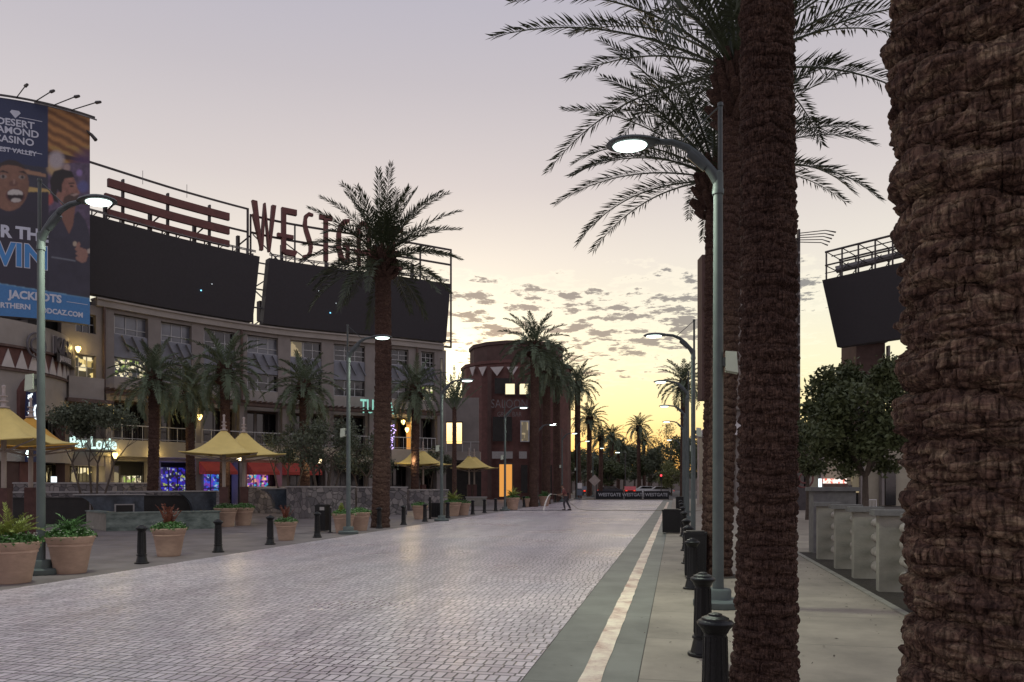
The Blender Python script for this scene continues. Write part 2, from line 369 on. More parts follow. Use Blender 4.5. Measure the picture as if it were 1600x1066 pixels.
def text_data(s, size, ext=.02, offset=0, align='CENTER', space=1.0):
    cu = bpy.data.curves.new('t', 'FONT'); cu.body = s; cu.size = size; cu.extrude = ext; cu.offset = offset
    cu.align_x = align; cu.space_character = space; cu.resolution_u = 3
    o = bpy.data.objects.new('t', cu); COL.objects.link(o)
    dg = bpy.context.evaluated_depsgraph_get(); dg.update()
    me = bpy.data.meshes.new_from_object(o.evaluated_get(dg))
    v = [tuple(x.co) for x in me.vertices]; f = [tuple(p.vertices) for p in me.polygons]
    bpy.data.objects.remove(o); bpy.data.curves.remove(cu); bpy.data.meshes.remove(me)
    return v, f
def text_on(s, size, o, ux, uz, un, m, name='lettering', parent=None, ext=.02, offset=0, align='CENTER', sx=1.0, space=1.0):
    v, f = text_data(s, size, ext, offset, align, space); o, ux, uz, un = Vector(o), Vector(ux), Vector(uz), Vector(un)
    mb = MB(); mb.add([o+ux*(a*sx)+uz*b+un*(c+ext) for a, b, c in v], f)
    return mb.build(name, m, parent)
# value noise
def vnoise(x, y, z, seed=0):
    xi, yi, zi = np.floor(x).astype(np.int64), np.floor(y).astype(np.int64), np.floor(z).astype(np.int64)
    fx, fy, fz = x-xi, y-yi, z-zi
    fx, fy, fz = [t*t*(3-2*t) for t in (fx, fy, fz)]
    def h(a, b, c):
        n = (a*374761393 + b*668265263 + c*2147483647 + seed*974711) & 0xffffffff
        n = ((n ^ (n >> 13)) * 1274126177) & 0xffffffff
        n = n ^ (n >> 16); return (n & 0xffff)/65535.0
    r = 0
    for a in (0, 1):
        for b in (0, 1):
            for c in (0, 1):
                r = r + h(xi+a, yi+b, zi+c)*(fx if a else 1-fx)*(fy if b else 1-fy)*(fz if c else 1-fz)
    return r
def fbm(x, y, z, o=3, seed=0):
    r = 0; a = .5; t = 0
    for i in range(o): r = r+a*vnoise(x*2**i, y*2**i, z*2**i, seed+i); t += a; a *= .5
    return r/t
# ------------------------------------------------------------------ ground
def ground_materials():
    # pavers: rows of bricks set on end alternating with a row laid across
    m, nt, b = new_mat('pavers'); N, L = nt.nodes, nt.links
    tc = N.new('ShaderNodeTexCoord'); sp = N.new('ShaderNodeSeparateXYZ'); L.new(tc.outputs['Object'], sp.inputs[0])
    def mt(op, a, b_=None, c=None):
        n = N.new('ShaderNodeMath'); n.operation = op
        for i, v in enumerate((a, b_, c)):
            if v is None: continue
            if isinstance(v, (int, float)): n.inputs[i].default_value = v
            else: L.new(v, n.inputs[i])
        return n.outputs[0]
    wob = N.new('ShaderNodeTexNoise'); wob.inputs['Scale'].default_value = 1.3; L.new(tc.outputs['Object'], wob.inputs['Vector'])
    w_ = mt('MULTIPLY', mt('SUBTRACT', wob.outputs['Fac'], .5), .05)
    PER = .29
    yy = mt('ADD', sp.outputs[1], w_); row = mt('FLOOR', mt('DIVIDE', yy, PER)); fy = mt('SUBTRACT', yy, mt('MULTIPLY', row, PER))
    isA = mt('LESS_THAN', fy, .198)
    jig = N.new('ShaderNodeTexWhiteNoise'); jig.noise_dimensions = '1D'; L.new(row, jig.inputs['W'])
    xa = mt('ADD', mt('DIVIDE', sp.outputs[0], .10), mt('MULTIPLY', jig.outputs[0], 3)); xb = mt('ADD', mt('DIVIDE', sp.outputs[0], .20), mt('MULTIPLY', jig.outputs[0], 5))
    def joint(u, w, sc):     # distance to joint in metres
        fr = mt('FRACT', u); return mt('MULTIPLY', mt('MINIMUM', fr, mt('SUBTRACT', 1, fr)), sc)
    mixf = lambda f, a, b2: mt('ADD', mt('MULTIPLY', f, a), mt('MULTIPLY', mt('SUBTRACT', 1, f), b2))
    jx = mixf(isA, joint(xa, 0, .10), joint(xb, 0, .20))
    jy = mt('MINIMUM', mt('MINIMUM', fy, mt('ABSOLUTE', mt('SUBTRACT', fy, .198))), mt('SUBTRACT', PER, fy))
    jd = mt('MINIMUM', jx, jy)
    h = N.new('ShaderNodeMapRange'); h.interpolation_type = 'SMOOTHSTEP'; L.new(jd, h.inputs[0]); h.inputs[1].default_value = .004; h.inputs[2].default_value = .014
    ida = mt('FLOOR', mixf(isA, xa, xb)); cb = N.new('ShaderNodeCombineXYZ'); L.new(ida, cb.inputs[0]); L.new(row, cb.inputs[1]); L.new(isA, cb.inputs[2])
    wn = N.new('ShaderNodeTexWhiteNoise'); L.new(cb.outputs[0], wn.inputs['Vector'])
    cr = N.new('ShaderNodeValToRGB'); L.new(wn.outputs['Value'], cr.inputs[0]); el = cr.color_ramp.elements
    el[0].color = (.53,.445,.485,1); el[1].color = (.74,.65,.68,1); e = el.new(.5); e.color = (.63,.55,.58,1)
    bl = N.new('ShaderNodeTexNoise'); bl.inputs['Scale'].default_value = .35; bl.inputs['Detail'].default_value = 5; L.new(tc.outputs['Object'], bl.inputs['Vector'])
    br = N.new('ShaderNodeValToRGB'); L.new(bl.outputs['Fac'], br.inputs[0]); br.color_ramp.elements[0].position = .35; br.color_ramp.elements[0].color = (.84,.84,.86,1); br.color_ramp.elements[1].position = .65; br.color_ramp.elements[1].color = (1.15,1.12,1.1,1)
    mm = N.new('ShaderNodeMix'); mm.data_type = 'RGBA'; mm.blend_type = 'MULTIPLY'; mm.inputs[0].default_value = 1; L.new(cr.outputs[0], mm.inputs[6]); L.new(br.outputs[0], mm.inputs[7])
    gv = N.new('ShaderNodeTexVoronoi'); gv.inputs['Scale'].default_value = 2.3; L.new(tc.outputs['Object'], gv.inputs['Vector'])
    gr = N.new('ShaderNodeMapRange'); L.new(gv.outputs['Distance'], gr.inputs[0]); gr.inputs[1].default_value = .03; gr.inputs[2].default_value = .06; gr.inputs[3].default_value = .45
    sm = N.new('ShaderNodeMapping'); sm.inputs[3].default_value = (1.6, .09, 1); sm.inputs[2].default_value = (0,0,.06); L.new(tc.outputs['Object'], sm.inputs[0])
    st_ = N.new('ShaderNodeTexNoise'); st_.inputs['Scale'].default_value = 1; st_.inputs['Detail'].default_value = 5; L.new(sm.outputs[0], st_.inputs['Vector'])
    sr_ = N.new('ShaderNodeMapRange'); L.new(st_.outputs['Fac'], sr_.inputs[0]); sr_.inputs[1].default_value = .35; sr_.inputs[2].default_value = .6; sr_.inputs[3].default_value = .84; sr_.inputs[4].default_value = 1.05
    sc_ = mt('MULTIPLY', gr.outputs[0], sr_.outputs[0]); vs_ = N.new('ShaderNodeVectorMath'); vs_.operation = 'SCALE'; L.new(mm.outputs[2], vs_.inputs[0]); L.new(sc_, vs_.inputs['Scale'])
    mj = N.new('ShaderNodeMix'); mj.data_type = 'RGBA'; L.new(h.outputs[0], mj.inputs[0]); mj.inputs[6].default_value = (.045,.038,.038,1); L.new(vs_.outputs[0], mj.inputs[7])
    L.new(mj.outputs[2], b.inputs['Base Color'])
    fn = N.new('ShaderNodeTexNoise'); fn.inputs['Scale'].default_value = 45; fn.inputs['Detail'].default_value = 4; L.new(tc.outputs['Object'], fn.inputs['Vector'])
    rr = N.new('ShaderNodeMapRange'); L.new(bl.outputs['Fac'], rr.inputs[0]); rr.inputs[1].default_value = .3; rr.inputs[2].default_value = .7; rr.inputs[3].default_value = .40; rr.inputs[4].default_value = .24
    L.new(rr.outputs[0], b.inputs['Roughness'])
    hh = mt('ADD', mt('MULTIPLY', h.outputs[0], 1.0), mt('ADD', mt('MULTIPLY', fn.outputs['Fac'], .35), mt('MULTIPLY', wn.outputs['Value'], .3)))
    bp = N.new('ShaderNodeBump'); bp.inputs['Strength'].default_value = .55; bp.inputs['Distance'].default_value = .008; L.new(hh, bp.inputs['Height']); L.new(bp.outputs[0], b.inputs['Normal'])
    b.inputs['Specular IOR Level'].default_value = .8
    M['pavers'] = m
    def concrete(name, col, sx, sy, ox=0, oy=0, jw=.006, rough=.7, stain=(.6,.6,.6)):
        m, nt, b = new_mat(name); N, L = nt.nodes, nt.links
        tc = N.new('ShaderNodeTexCoord'); mp = N.new('ShaderNodeMapping'); mp.inputs[1].default_value = (ox, oy, 0); L.new(tc.outputs['Object'], mp.inputs[0])
        bk = N.new('ShaderNodeTexBrick'); bk.offset = 0; bk.inputs['Scale'].default_value = 1; bk.inputs['Brick Width'].default_value = sx; bk.inputs['Row Height'].default_value = sy
        bk.inputs['Mortar Size'].default_value = jw; bk.inputs['Mortar Smooth'].default_value = .2; L.new(mp.outputs[0], bk.inputs['Vector'])
        bk.inputs['Color1'].default_value = (*[c*.93 for c in col], 1); bk.inputs['Color2'].default_value = (*[c*1.05 for c in col], 1); bk.inputs['Mortar'].default_value = (*[c*.35 for c in col], 1)
        n = N.new('ShaderNodeTexNoise'); n.inputs['Scale'].default_value = .9; n.inputs['Detail'].default_value = 8; n.inputs['Roughness'].default_value = .65; L.new(tc.outputs['Object'], n.inputs['Vector'])
        r = N.new('ShaderNodeValToRGB'); L.new(n.outputs['Fac'], r.inputs[0]); r.color_ramp.elements[0].position = .33; r.color_ramp.elements[0].color = (*stain, 1); r.color_ramp.elements[1].position = .62; r.color_ramp.elements[1].color = (1.1,1.1,1.1,1)
        sp = N.new('ShaderNodeTexVoronoi'); sp.inputs['Scale'].default_value = 1.7; L.new(tc.outputs['Object'], sp.inputs['Vector'])
        sr = N.new('ShaderNodeValToRGB'); L.new(sp.outputs['Distance'], sr.inputs[0]); sr.color_ramp.elements[0].position = .02; sr.color_ramp.elements[0].color = (.35,.33,.32,1); sr.color_ramp.elements[1].position = .05; sr.color_ramp.elements[1].color = (1,1,1,1)
        mm = N.new('ShaderNodeMix'); mm.data_type = 'RGBA'; mm.blend_type = 'MULTIPLY'; mm.inputs[0].default_value = .85; L.new(bk.outputs['Color'], mm.inputs[6]); L.new(r.outputs[0], mm.inputs[7])
        m3 = N.new('ShaderNodeMix'); m3.data_type = 'RGBA'; m3.blend_type = 'MULTIPLY'; m3.inputs[0].default_value = .7; L.new(mm.outputs[2], m3.inputs[6]); L.new(sr.outputs[0], m3.inputs[7])
        L.new(m3.outputs[2], b.inputs['Base Color']); b.inputs['Roughness'].default_value = rough
        f = N.new('ShaderNodeTexNoise'); f.inputs['Scale'].default_value = 60; f.inputs['Detail'].default_value = 3; L.new(tc.outputs['Object'], f.inputs['Vector'])
        a = N.new('ShaderNodeMath'); a.operation = 'MULTIPLY_ADD'; L.new(bk.outputs['Fac'], a.inputs[0]); a.inputs[1].default_value = -2; L.new(f.outputs['Fac'], a.inputs[2])
        bp = N.new('ShaderNodeBump'); bp.inputs['Strength'].default_value = .3; bp.inputs['Distance'].default_value = .005; L.new(a.outputs[0], bp.inputs['Height']); L.new(bp.outputs[0], b.inputs['Normal'])
        M[name] = m
    concrete('walk_right', (.30,.255,.20), 9.0, 1.9, .33, .6)
    concrete('walk_left', (.19,.16,.155), 3.1, 3.1, .4, .2, rough=.55, stain=(.5,.48,.47))
    concrete('gutter_strip', (.16,.165,.14), 5.0, 1.78, 1.36, .35, rough=.5, stain=(.55,.55,.55))
    concrete('edge_strip', (.16,.14,.13), 5, .9, 0, 0)
    # worn painted line
    m, nt, b = new_mat('worn_line'); N, L = nt.nodes, nt.links
    tc = N.new('ShaderNodeTexCoord'); n = N.new('ShaderNodeTexNoise'); n.inputs['Scale'].default_value = 2.2; n.inputs['Detail'].default_value = 8; n.inputs['Roughness'].default_value = .75
    L.new(tc.outputs['Object'], n.inputs['Vector']); r = N.new('ShaderNodeValToRGB'); L.new(n.outputs['Fac'], r.inputs[0]); el = r.color_ramp.elements
    el[0].position = .36; el[0].color = (.46,.27,.20,1); el[1].position = .60; el[1].color = (.88,.76,.58,1); e = el.new(.46); e.color = (.70,.54,.42,1)
    L.new(r.outputs[0], b.inputs['Base Color']); b.inputs['Roughness'].default_value = .6; M['worn_line'] = m
    M['asphalt'] = mat('asphalt', (.055,.052,.052), .8, .25, .6, .4, 60)
    M['earth'] = mat('earth', (.10,.085,.07), .95, .25, .3, .2, 20)
ground_materials()
def sheet(name, x0, x1, y0, y1, z, m):
    mb = MB(); mb.add([(x0,y0,z),(x1,y0,z),(x1,y1,z),(x0,y1,z)], [(0,1,2,3)]); o = mb.build(name, m); return tag(o, None, None, kind='structure')
sheet('ground', -900, 900, -60, 1800, -.03, 'earth')
sheet('promenade_paving', -10.9, -1.35, -6, 86, 0, 'pavers')
sheet('gutter_paving', -1.345, -.335, -6, 86, -.004, 'gutter_strip')
sheet('right_pavement', -.33, 14, -6, 96, 0, 'walk_right')
sheet('left_pavement', -75, -10.905, -6, 96, -.002, 'walk_left')
sheet('road', -80, 80, 96.2, 128, -.012, 'asphalt')
sheet('far_road', -7, 3.0, 128.2, 420, -.010, 'asphalt')
# worn line with uneven edges
mb = MB(); n = 260; vs = []
for i in range(n+1):
    y = -3+i*(80/n); a = .10+random.uniform(-.008,.008); vs += [(-.75-a, y, .004), (-.75+a, y, .004)]
mb.add(vs, [(2*i, 2*i+1, 2*i+3, 2*i+2) for i in range(n)])
tag(mb.build('painted_line', 'worn_line'), None, None, kind='structure')
# ragged ends of the paint, patched wider in places
sheet('planting_bed', 3.06, 9, 5.0, 20.8, .012, 'soil')
tag(MB().box((3.01, 12.9, .0), (.10, 15.8, .05)).build('bed_kerb', 'concrete_pier'), None, None, kind='structure')
# ------------------------------------------------------------------ palms
def trunk_mesh(name, path, r0, r1, pitch, amp, per, nu, nv, m, parent, seed=1, flare=.0, lift=1.0, over=1.7, rough=.25, crispy=.7, rnd_=0.0, wander=.9, ledge=0, ring=0, rper=.15):
    """path: function t -> (x,y,z); leaf-base scales in staggered rows"""
    zs = np.linspace(0, 1, nv); th = np.linspace(0, 2*pi, nu, endpoint=False)
    T, A = np.meshgrid(zs, th, indexing='ij'); pts = np.array([path(t) for t in zs]); length = pts[-1,2]-pts[0,2]
    Zl = T*length
    # wander of the rows
    Zw = Zl + pitch*wander*(fbm(np.cos(A)*1.2+5, np.sin(A)*1.2+5, Zl/pitch*.12, 2, seed)-.5)
    Aw = A + .35*(vnoise(np.cos(A)*1.5+9, np.sin(A)*1.5+9, Zl/pitch*.3, seed+5)-.5)
    H = np.zeros_like(T); k0 = np.floor(Zw/pitch)
    def hsh(k, j, s):
        n = (k*7919 + j*104729 + s*1299709 + seed*31) & 0x7fffffff
        n = ((n ^ (n >> 11))*69069) & 0x7fffffff
        return ((n >> 7) & 1023)/1023.0
    for dk in range(-3, 1):
        k = (k0+dk).astype(np.int64)
        off = (k % 2)*.5 + .13*np.sin(k*1.7)
        u = Aw/(2*pi)*per + off; j = np.floor(u).astype(np.int64) % per; fa = (u-np.floor(u)-.5)*2
        j1 = hsh(k, j, 1); j2 = hsh(k, j, 2); j3 = hsh(k, j, 3)
        t = (Zw/pitch-k)/(over*(.75+.4*j1))
        fa = fa + (j3-.5)*(.5-.3*rnd_)
        wdt = 1.12*(1-.28*np.clip(t,0,1))*(.85+.3*j2)
        a = np.clip(np.abs(fa)/wdt, 0, 1)
        tc_ = np.clip(t,0,1); saw = .25+.75*tc_**crispy; rd = np.sin(pi*tc_)**.55*(.55+.45*tc_); flat = (.72+.5*j2) if rnd_ > 0 else (.55+.6*j2)
        prof = np.where((t > 0) & (t < 1), (saw*(1-rnd_)+rd*rnd_)*np.clip(1-a**(3.2+2.5*rnd_), 0, 1)**.5*flat, 0)
        H = np.maximum(H, prof)
    nz = fbm(np.cos(A)*r0*14, np.sin(A)*r0*14, Zl*9, 4, seed+9)-.5
    nf = fbm(np.cos(A)*r0*60, np.sin(A)*r0*60, Zl*14, 2, seed+19)-.5
    if ledge:
        nz = (fbm(np.cos(A)*r0*10, np.sin(A)*r0*10, Zl*30, 4, seed+9)-.5)*.8+(fbm(np.cos(A)*r0*32, np.sin(A)*r0*32, Zl*7, 3, seed+29)-.5)*.7
    if ledge:     # vertical splits where the dry leaf bases have cracked
        vn = vnoise(np.cos(A)*r0*46, np.sin(A)*r0*46, Zl*7, seed+61); sp_ = (1-np.abs(2*vn-1))**7*(vnoise(np.cos(A)*3, np.sin(A)*3, Zl*14, seed+71) > .42)
        hn = vnoise(np.cos(A)*2.5+9, np.sin(A)*2.5, Zl*34, seed+81); hs = (1-np.abs(2*hn-1))**6
        H = H-.55*sp_-.45*hs
    rad = r0+(r1-r0)*T + flare*np.exp(-Zl/.35) + amp*H*lift + amp*rough*(2.2*nz+.8*nf)
    if ring:      # the swollen rings left by whorls of old leaves
        zr_ = Zl/rper + A/(2*pi)*1.0 + .55*(fbm(np.cos(A)*1.3+3, np.sin(A)*1.3+3, Zl/rper*.25, 2, seed+41)-.5)*2
        kk = np.floor(zr_).astype(np.int64); fr = zr_-kk
        jj = .7+.6*hsh(kk, kk*0+1, 5)
        rad = rad+ring*jj*(np.sin(pi*np.clip(fr**.85,0,1))**.55)
    X = pts[:,0][:,None]+rad*np.cos(A); Y = pts[:,1][:,None]+rad*np.sin(A); Z = pts[:,2][:,None]+amp*.35*(vnoise(np.cos(A)*9, np.sin(A)*9, Zl*12, seed+3)-.5)+0*A
    Z = np.maximum(Z, pts[0,2])
    V = np.stack([X,Y,Z], -1).reshape(-1,3)
    i = np.arange(nv-1)[:,None]; q = np.arange(nu)[None,:]; q2 = (q+1) % nu
    F = np.stack([i*nu+q, i*nu+q2, (i+1)*nu+q2, (i+1)*nu+q], -1).reshape(-1,4)
    return np_obj(name, V, F, m, parent, smooth=True)
def frond(V, F, base, az, elev, length, droop, nleaf, llen, lw, rnd, rach=.022, twist=0, bare=.14):
    """one feather leaf: rachis and kite-shaped leaflets on both sides"""
    n = 14; p = Vector(base); pts = [p.copy()]; ang = elev; h = Vector((cos(az), sin(az), 0)); side = Vector((-sin(az), cos(az), 0))
    sw = rnd.uniform(-.16, .16)
    for i in range(1, n+1):
        t = i/n; ang = elev-droop*(t**1.35); d = (h*cos(ang)+Vector((0,0,1))*sin(ang)+side*sw*t).normalized(); p = p+d*(length/n); pts.append(p.copy())
    # rachis: three-sided
    o = len(V)
    for i, q in enumerate(pts):
        t = i/n; r = rach*(1-t)**.8+.003; T = (pts[min(i+1,n)]-pts[max(i-1,0)]).normalized(); N_ = side.cross(T).normalized()*-1
        for k in range(3):
            w = 2*pi*k/3; V.append(q+side*r*cos(w)*1.3+N_*r*sin(w))
    for i in range(n):
        for k in range(3): F.append((o+i*3+k, o+i*3+(k+1)%3, o+i*3+3+(k+1)%3, o+i*3+3+k))
    for j in range(nleaf):
        t = bare+(1-bare)*(j+rnd.random()*.5)/nleaf; f = t*n; i = min(int(f), n-1); q = pts[i].lerp(pts[i+1], f-i)
        T = (pts[i+1]-pts[i]).normalized(); N_ = T.cross(side).normalized()
        if N_.z < 0: N_ = -N_
        s_ = (t-bare)/(1-bare)
        L_ = llen*(.42+.58*min(1, s_*5))*(1-.60*s_**2.2)*rnd.uniform(.85,1.1)
        a = R(62-32*s_+rnd.uniform(-9,9)); vv = R(rnd.choice((10,24,38))+rnd.uniform(-8,8)-twist)
        for sg in (-1, 1):
            dr = (T*cos(a)+(side*sg*cos(vv)+N_*sin(vv))*sin(a)).normalized()
            wv = dr.cross(N_*cos(vv)-side*sg*sin(vv)).normalized()*(lw/2)
            tip = q+dr*L_+Vector((0,0,-.10*L_)); mid = q+dr*L_*.42
            o = len(V); V += [q, mid+wv, tip, mid-wv]; F.append((o, o+1, o+2, o+3))
def crown_mesh(name, parent, m, c, nf, length, nleaf, llen, lw, seed, elo=-35, ehi=84, droop=(55,95), azb=None, stub=True, rach=.022, pw=.85, extra=None):
    rnd = random.Random(seed); V, F = [], []; c = Vector(c)
    for i in range(nf):
        t = ((i+.5)/nf)**pw; el = R(ehi+(elo-ehi)*t); az = i*2.39996+rnd.uniform(-.25,.25)
        L_ = length*rnd.uniform(.88,1.08)*(1.0 if t > .15 else .85)
        b = c+Vector((cos(az)*.14, sin(az)*.14, .35-.55*t))
        dr = R(rnd.uniform(*droop))*(.55+.45*min(1, t*1.6))
        frond(V, F, b, az, el, L_, dr, nleaf, llen, lw, rnd, rach, bare=.12)
    for e in (extra or []): frond(V, F, c+Vector((0,0,e[4] if len(e) > 4 else 0)), e[0], R(e[1]), e[2], R(e[3]), nleaf, llen, lw, rnd, rach)
    o = np_obj(name, [tuple(v) for v in V], F, m, parent)
    return o
def head_mesh(parent, c, r, h, seed, m='trunk'):
    # swollen head of cut leaf bases under the crown
    mb = MB(); rnd = random.Random(seed)
    n = 46
    for i in range(n):
        t = i/n; az = i*2.39996; el = R(20+55*t); b = Vector(c)+Vector((cos(az)*r*.6, sin(az)*r*.6, -h*.5+h*t))
        d = Vector((cos(az)*cos(el), sin(az)*cos(el), sin(el))); mb.tube([b, b+d*r*.55, b+d*r*.95+Vector((0,0,.04))], [r*.32, r*.24, r*.13], 5)
    return mb.build('leaf_base', m, parent)
def lin_path(h, lean=(0,0), bow=0):
    return lambda t: (lean[0]*t+bow*sin(pi*t), lean[1]*t, -.02+h*t)
PG = 'palms lining the promenade'
# nearest trunk, right edge of the picture: crown far above the frame
def near_palms():
    p = P(1562, 2.55)
    t = thing('date_palm', 'huge rough date palm trunk nearest the camera, cut by the right edge', 'palm tree', (p.x, p.y, 0), 0, PG)
    trunk_mesh('trunk', lambda s: (.02*sin(5*s), 0, -.02+3.9*s), .250, .246, .052, .036, 8, 640, 1600, 'trunk_near', t, 3, .04, over=1.25, rough=.50, crispy=.5, rnd_=.4, wander=1.2, ledge=1, ring=.046, rper=.155)
    trunk_mesh('trunk', lambda s: (0, 0, 3.86+4.6*s), .285, .27, .075, .05, 11, 120, 260, 'trunk_near', t, 4)
    head_mesh(t, (0,0,8.6), .42, .8, 4); crown_mesh('crown', t, 'frond', (0,0,8.8), 30, 3.6, 40, .5, .035, 11)
    p = P(1194, 6.35)
    t = thing('date_palm', 'tall dark trunk of date palm standing behind the nearest bollard', 'palm tree', (p.x, p.y, 0), 0, PG)
    trunk_mesh('trunk', lambda s: (.02*sin(4*s)+.03*s, 0, -.02+6.4*s),   .212, .170, .050, .026, 10, 380, 1500, 'trunk', t, 7, .045, over=1.3, rough=.5, crispy=.5, rnd_=.4, wander=.9, ledge=1, ring=.026, rper=.115)
    trunk_mesh('trunk', lambda s: (.01+.02*s, 0, 6.34+3.0*s), .170, .20, .07, .035, 13, 100, 200, 'trunk', t, 8)
    head_mesh(t, (.03,0,9.4), .38, .8, 5); crown_mesh('crown', t, 'frond', (.03,0,9.6), 30, 3.6, 40, .5, .035, 12)
    p = P(1120, 14.7)
    t = thing('date_palm', 'date palm behind the right foreground lamp, arching crown cut by the top edge', 'palm tree', (p.x, p.y, 0), 0, PG)
    trunk_mesh('trunk', lambda s: (.32*s, 0, -.02+9.0*s), .215, .18, .075, .035, 12, 120, 1000, 'trunk', t, 13, .03, over=1.5, ring=.035, rper=.17)
    head_mesh(t, (.36,0,9.15), .40, 1.0, 6)
    crown_mesh('crown', t, 'frond', (.36,0,9.75), 46, 4.3, 74, .56, .033, 21, elo=12, ehi=88, droop=(38,58), rach=.028, pw=.85)
    p = P(1113, 19.0)
    t = thing('date_palm', 'date palm third from the camera on the right, crown drooping around the lamp head', 'palm tree', (p.x, p.y, 0), 0, PG)
    trunk_mesh('trunk', lambda s: (.06*s, 0, -.02+8.9*s), .205, .17, .08, .035, 12, 100, 800, 'trunk', t, 17, .03, over=1.5, ring=.035, rper=.17)
    head_mesh(t, (.06,0,9.0), .42, 1.1, 7)
    crown_mesh('crown', t, 'frond', (.06,0,9.45), 40, 3.95, 72, .56, .034, 35, elo=4, ehi=78, droop=(42,62), rach=.028, pw=.9)
near_palms()
M['mulch'] = mat('mulch', (.045,.035,.028), .95, .5, 22, 1.0, 50)
for k_, (x_, y_) in enumerate(((.71, 6.5), (.80, 15.2), (.86, 19.5))):
    mb = MB(); mb.lathe([(.0,.012),(.30,.012),(.42+.03*k_,.006),(.44+.03*k_,.001)], (x_, y_, 0), 20); tag(mb.build('tree_pit', 'mulch'), None, None, kind='structure')
def litter():
    r = np.random.default_rng(99); n = 420; C = np.stack([r.normal(.75,.55,n), r.uniform(4.5, 20, n), np.full(n,.012)], 1); k = r.random(n) < .45
    C[k,0] = r.uniform(2.3, 2.95, k.sum()); C[k,1] = r.uniform(6, 20, k.sum()); a = r.random(n)*2*pi; u = np.stack([np.cos(a), np.sin(a), r.normal(0,.2,n)], 1); v = np.stack([-np.sin(a), np.cos(a), r.normal(0,.2,n)], 1); s_ = r.uniform(.008,.028,n)[:,None]
    o = np_obj('fallen_leaves', np.stack([C-u*s_, C+v*s_*.45, C+u*s_, C-v*s_*.45],1).reshape(-1,3), np.arange(4*n).reshape(-1,4), 'bark'); tag(o, 'dry leaf litter scattered on the right pavement', 'leaf litter', kind='stuff')
litter()
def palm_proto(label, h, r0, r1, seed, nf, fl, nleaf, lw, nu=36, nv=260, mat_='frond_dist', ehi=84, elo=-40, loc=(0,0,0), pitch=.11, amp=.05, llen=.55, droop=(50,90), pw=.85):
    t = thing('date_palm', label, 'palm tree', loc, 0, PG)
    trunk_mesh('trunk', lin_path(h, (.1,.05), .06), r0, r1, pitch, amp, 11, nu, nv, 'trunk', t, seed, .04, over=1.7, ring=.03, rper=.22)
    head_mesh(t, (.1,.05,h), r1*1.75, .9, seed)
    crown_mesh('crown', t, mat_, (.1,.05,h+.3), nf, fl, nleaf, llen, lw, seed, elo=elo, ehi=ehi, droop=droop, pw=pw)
    return t
p = P(594, 31.2)
palm_proto('tall date palm with shaggy upright crown rising in front of the black screens', 10.6, .30, .26, 41, 50, 3.45, 54, .045, 80, 620, 'frond', 79, -22, (p.x, p.y), droop=(26,56), llen=.6, pw=1.05)
# palms of the plaza, in front of the office building
lst = [(237, 42, 586, 'palm in the plaza left of the twin yellow umbrellas, right of the bar sign'), (350, 45.5, 572, 'palm rising directly behind the twin yellow umbrellas'),
       (478, 47, 600, 'palm between the red awnings and the green lamp post with a bushy crown'), (300, 51, 604, 'thinner palm half hidden between the two palms beside the twin umbrellas'),
       (648, 55, 606, 'palm right of the tall central trunk, below the end of the screens')]
proto = None
for i, (px, d, py, lb) in enumerate(lst):
    q = P(px, d); h = Zat(py, d)-.2
    if proto is None:
        proto = palm_proto(lb, 7.2, .24, .21, 51, 46, 2.45, 36, .05, loc=(q.x, q.y), ehi=82, elo=-42, llen=.46); base_h = 7.5; proto.scale = (1, 1, h/base_h)
    else: dup(proto, (q.x, q.y), i*1.3, lb, (1.0+.05*(i % 3), 1.0, h/base_h))
# palms before and beyond the brick tower, and far along the road
lst2 = [(833, 60, 543, 'tall palm in front of the brick tower, leaves above its roof'), (853, 68, 580, 'palm in front of the brick tower, second from its left'),
        (871, 77, 592, 'palm beside the right edge of the brick tower'), 
        (904, 95, 602, 'palm just beyond the brick tower with leaves over the sunset'), (921, 112, 655, 'palm behind the diamond road sign'),
        (938, 128, 684, 'palm third beyond the brick tower, left of the distant lamps'), (955, 140, 682, 'palm fourth beyond the brick tower against yellow sky'),
        (966, 155, 698, 'small far palm just left of the pair in mid road'), (999, 150, 668, 'taller palm of the pair rising in mid road beyond the banners'),
        (1007, 172, 690, 'shorter palm of the pair in mid road beyond the banners'), (1068, 82, 600, 'palm behind the far right lamp posts with full crown on the sunset'),
        (1014, 200, 712, 'tiny far palm behind the pair in mid road'), (946, 185, 712, 'tiny far palm low on the horizon beyond the tower')]
proto2 = None
for i, (px, d, py, lb) in enumerate(lst2):
    q = P(px, d); h = Zat(py, d)
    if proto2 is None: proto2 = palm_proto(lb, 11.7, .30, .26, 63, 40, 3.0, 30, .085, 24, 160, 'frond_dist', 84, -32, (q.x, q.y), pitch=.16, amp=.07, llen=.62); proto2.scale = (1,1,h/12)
    else: dup(proto2, (q.x, q.y), i*1.1, lb, (1.05, 1.05, h/12))
# young palm with tied upright leaves in front of the lit opening
q = P(710, 45); t = thing('date_palm', 'thin young palm with tied upright leaves against the bright gap', 'palm tree', (q.x, q.y), 0, PG)
trunk_mesh('trunk', lin_path(6.3), .13, .11, .10, .02, 8, 20, 120, 'trunk', t, 71)
crown_mesh('crown', t, 'frond_dist', (0,0,6.3), 22, 2.0, 26, .30, .045, 71, elo=48, ehi=88, droop=(5,30))
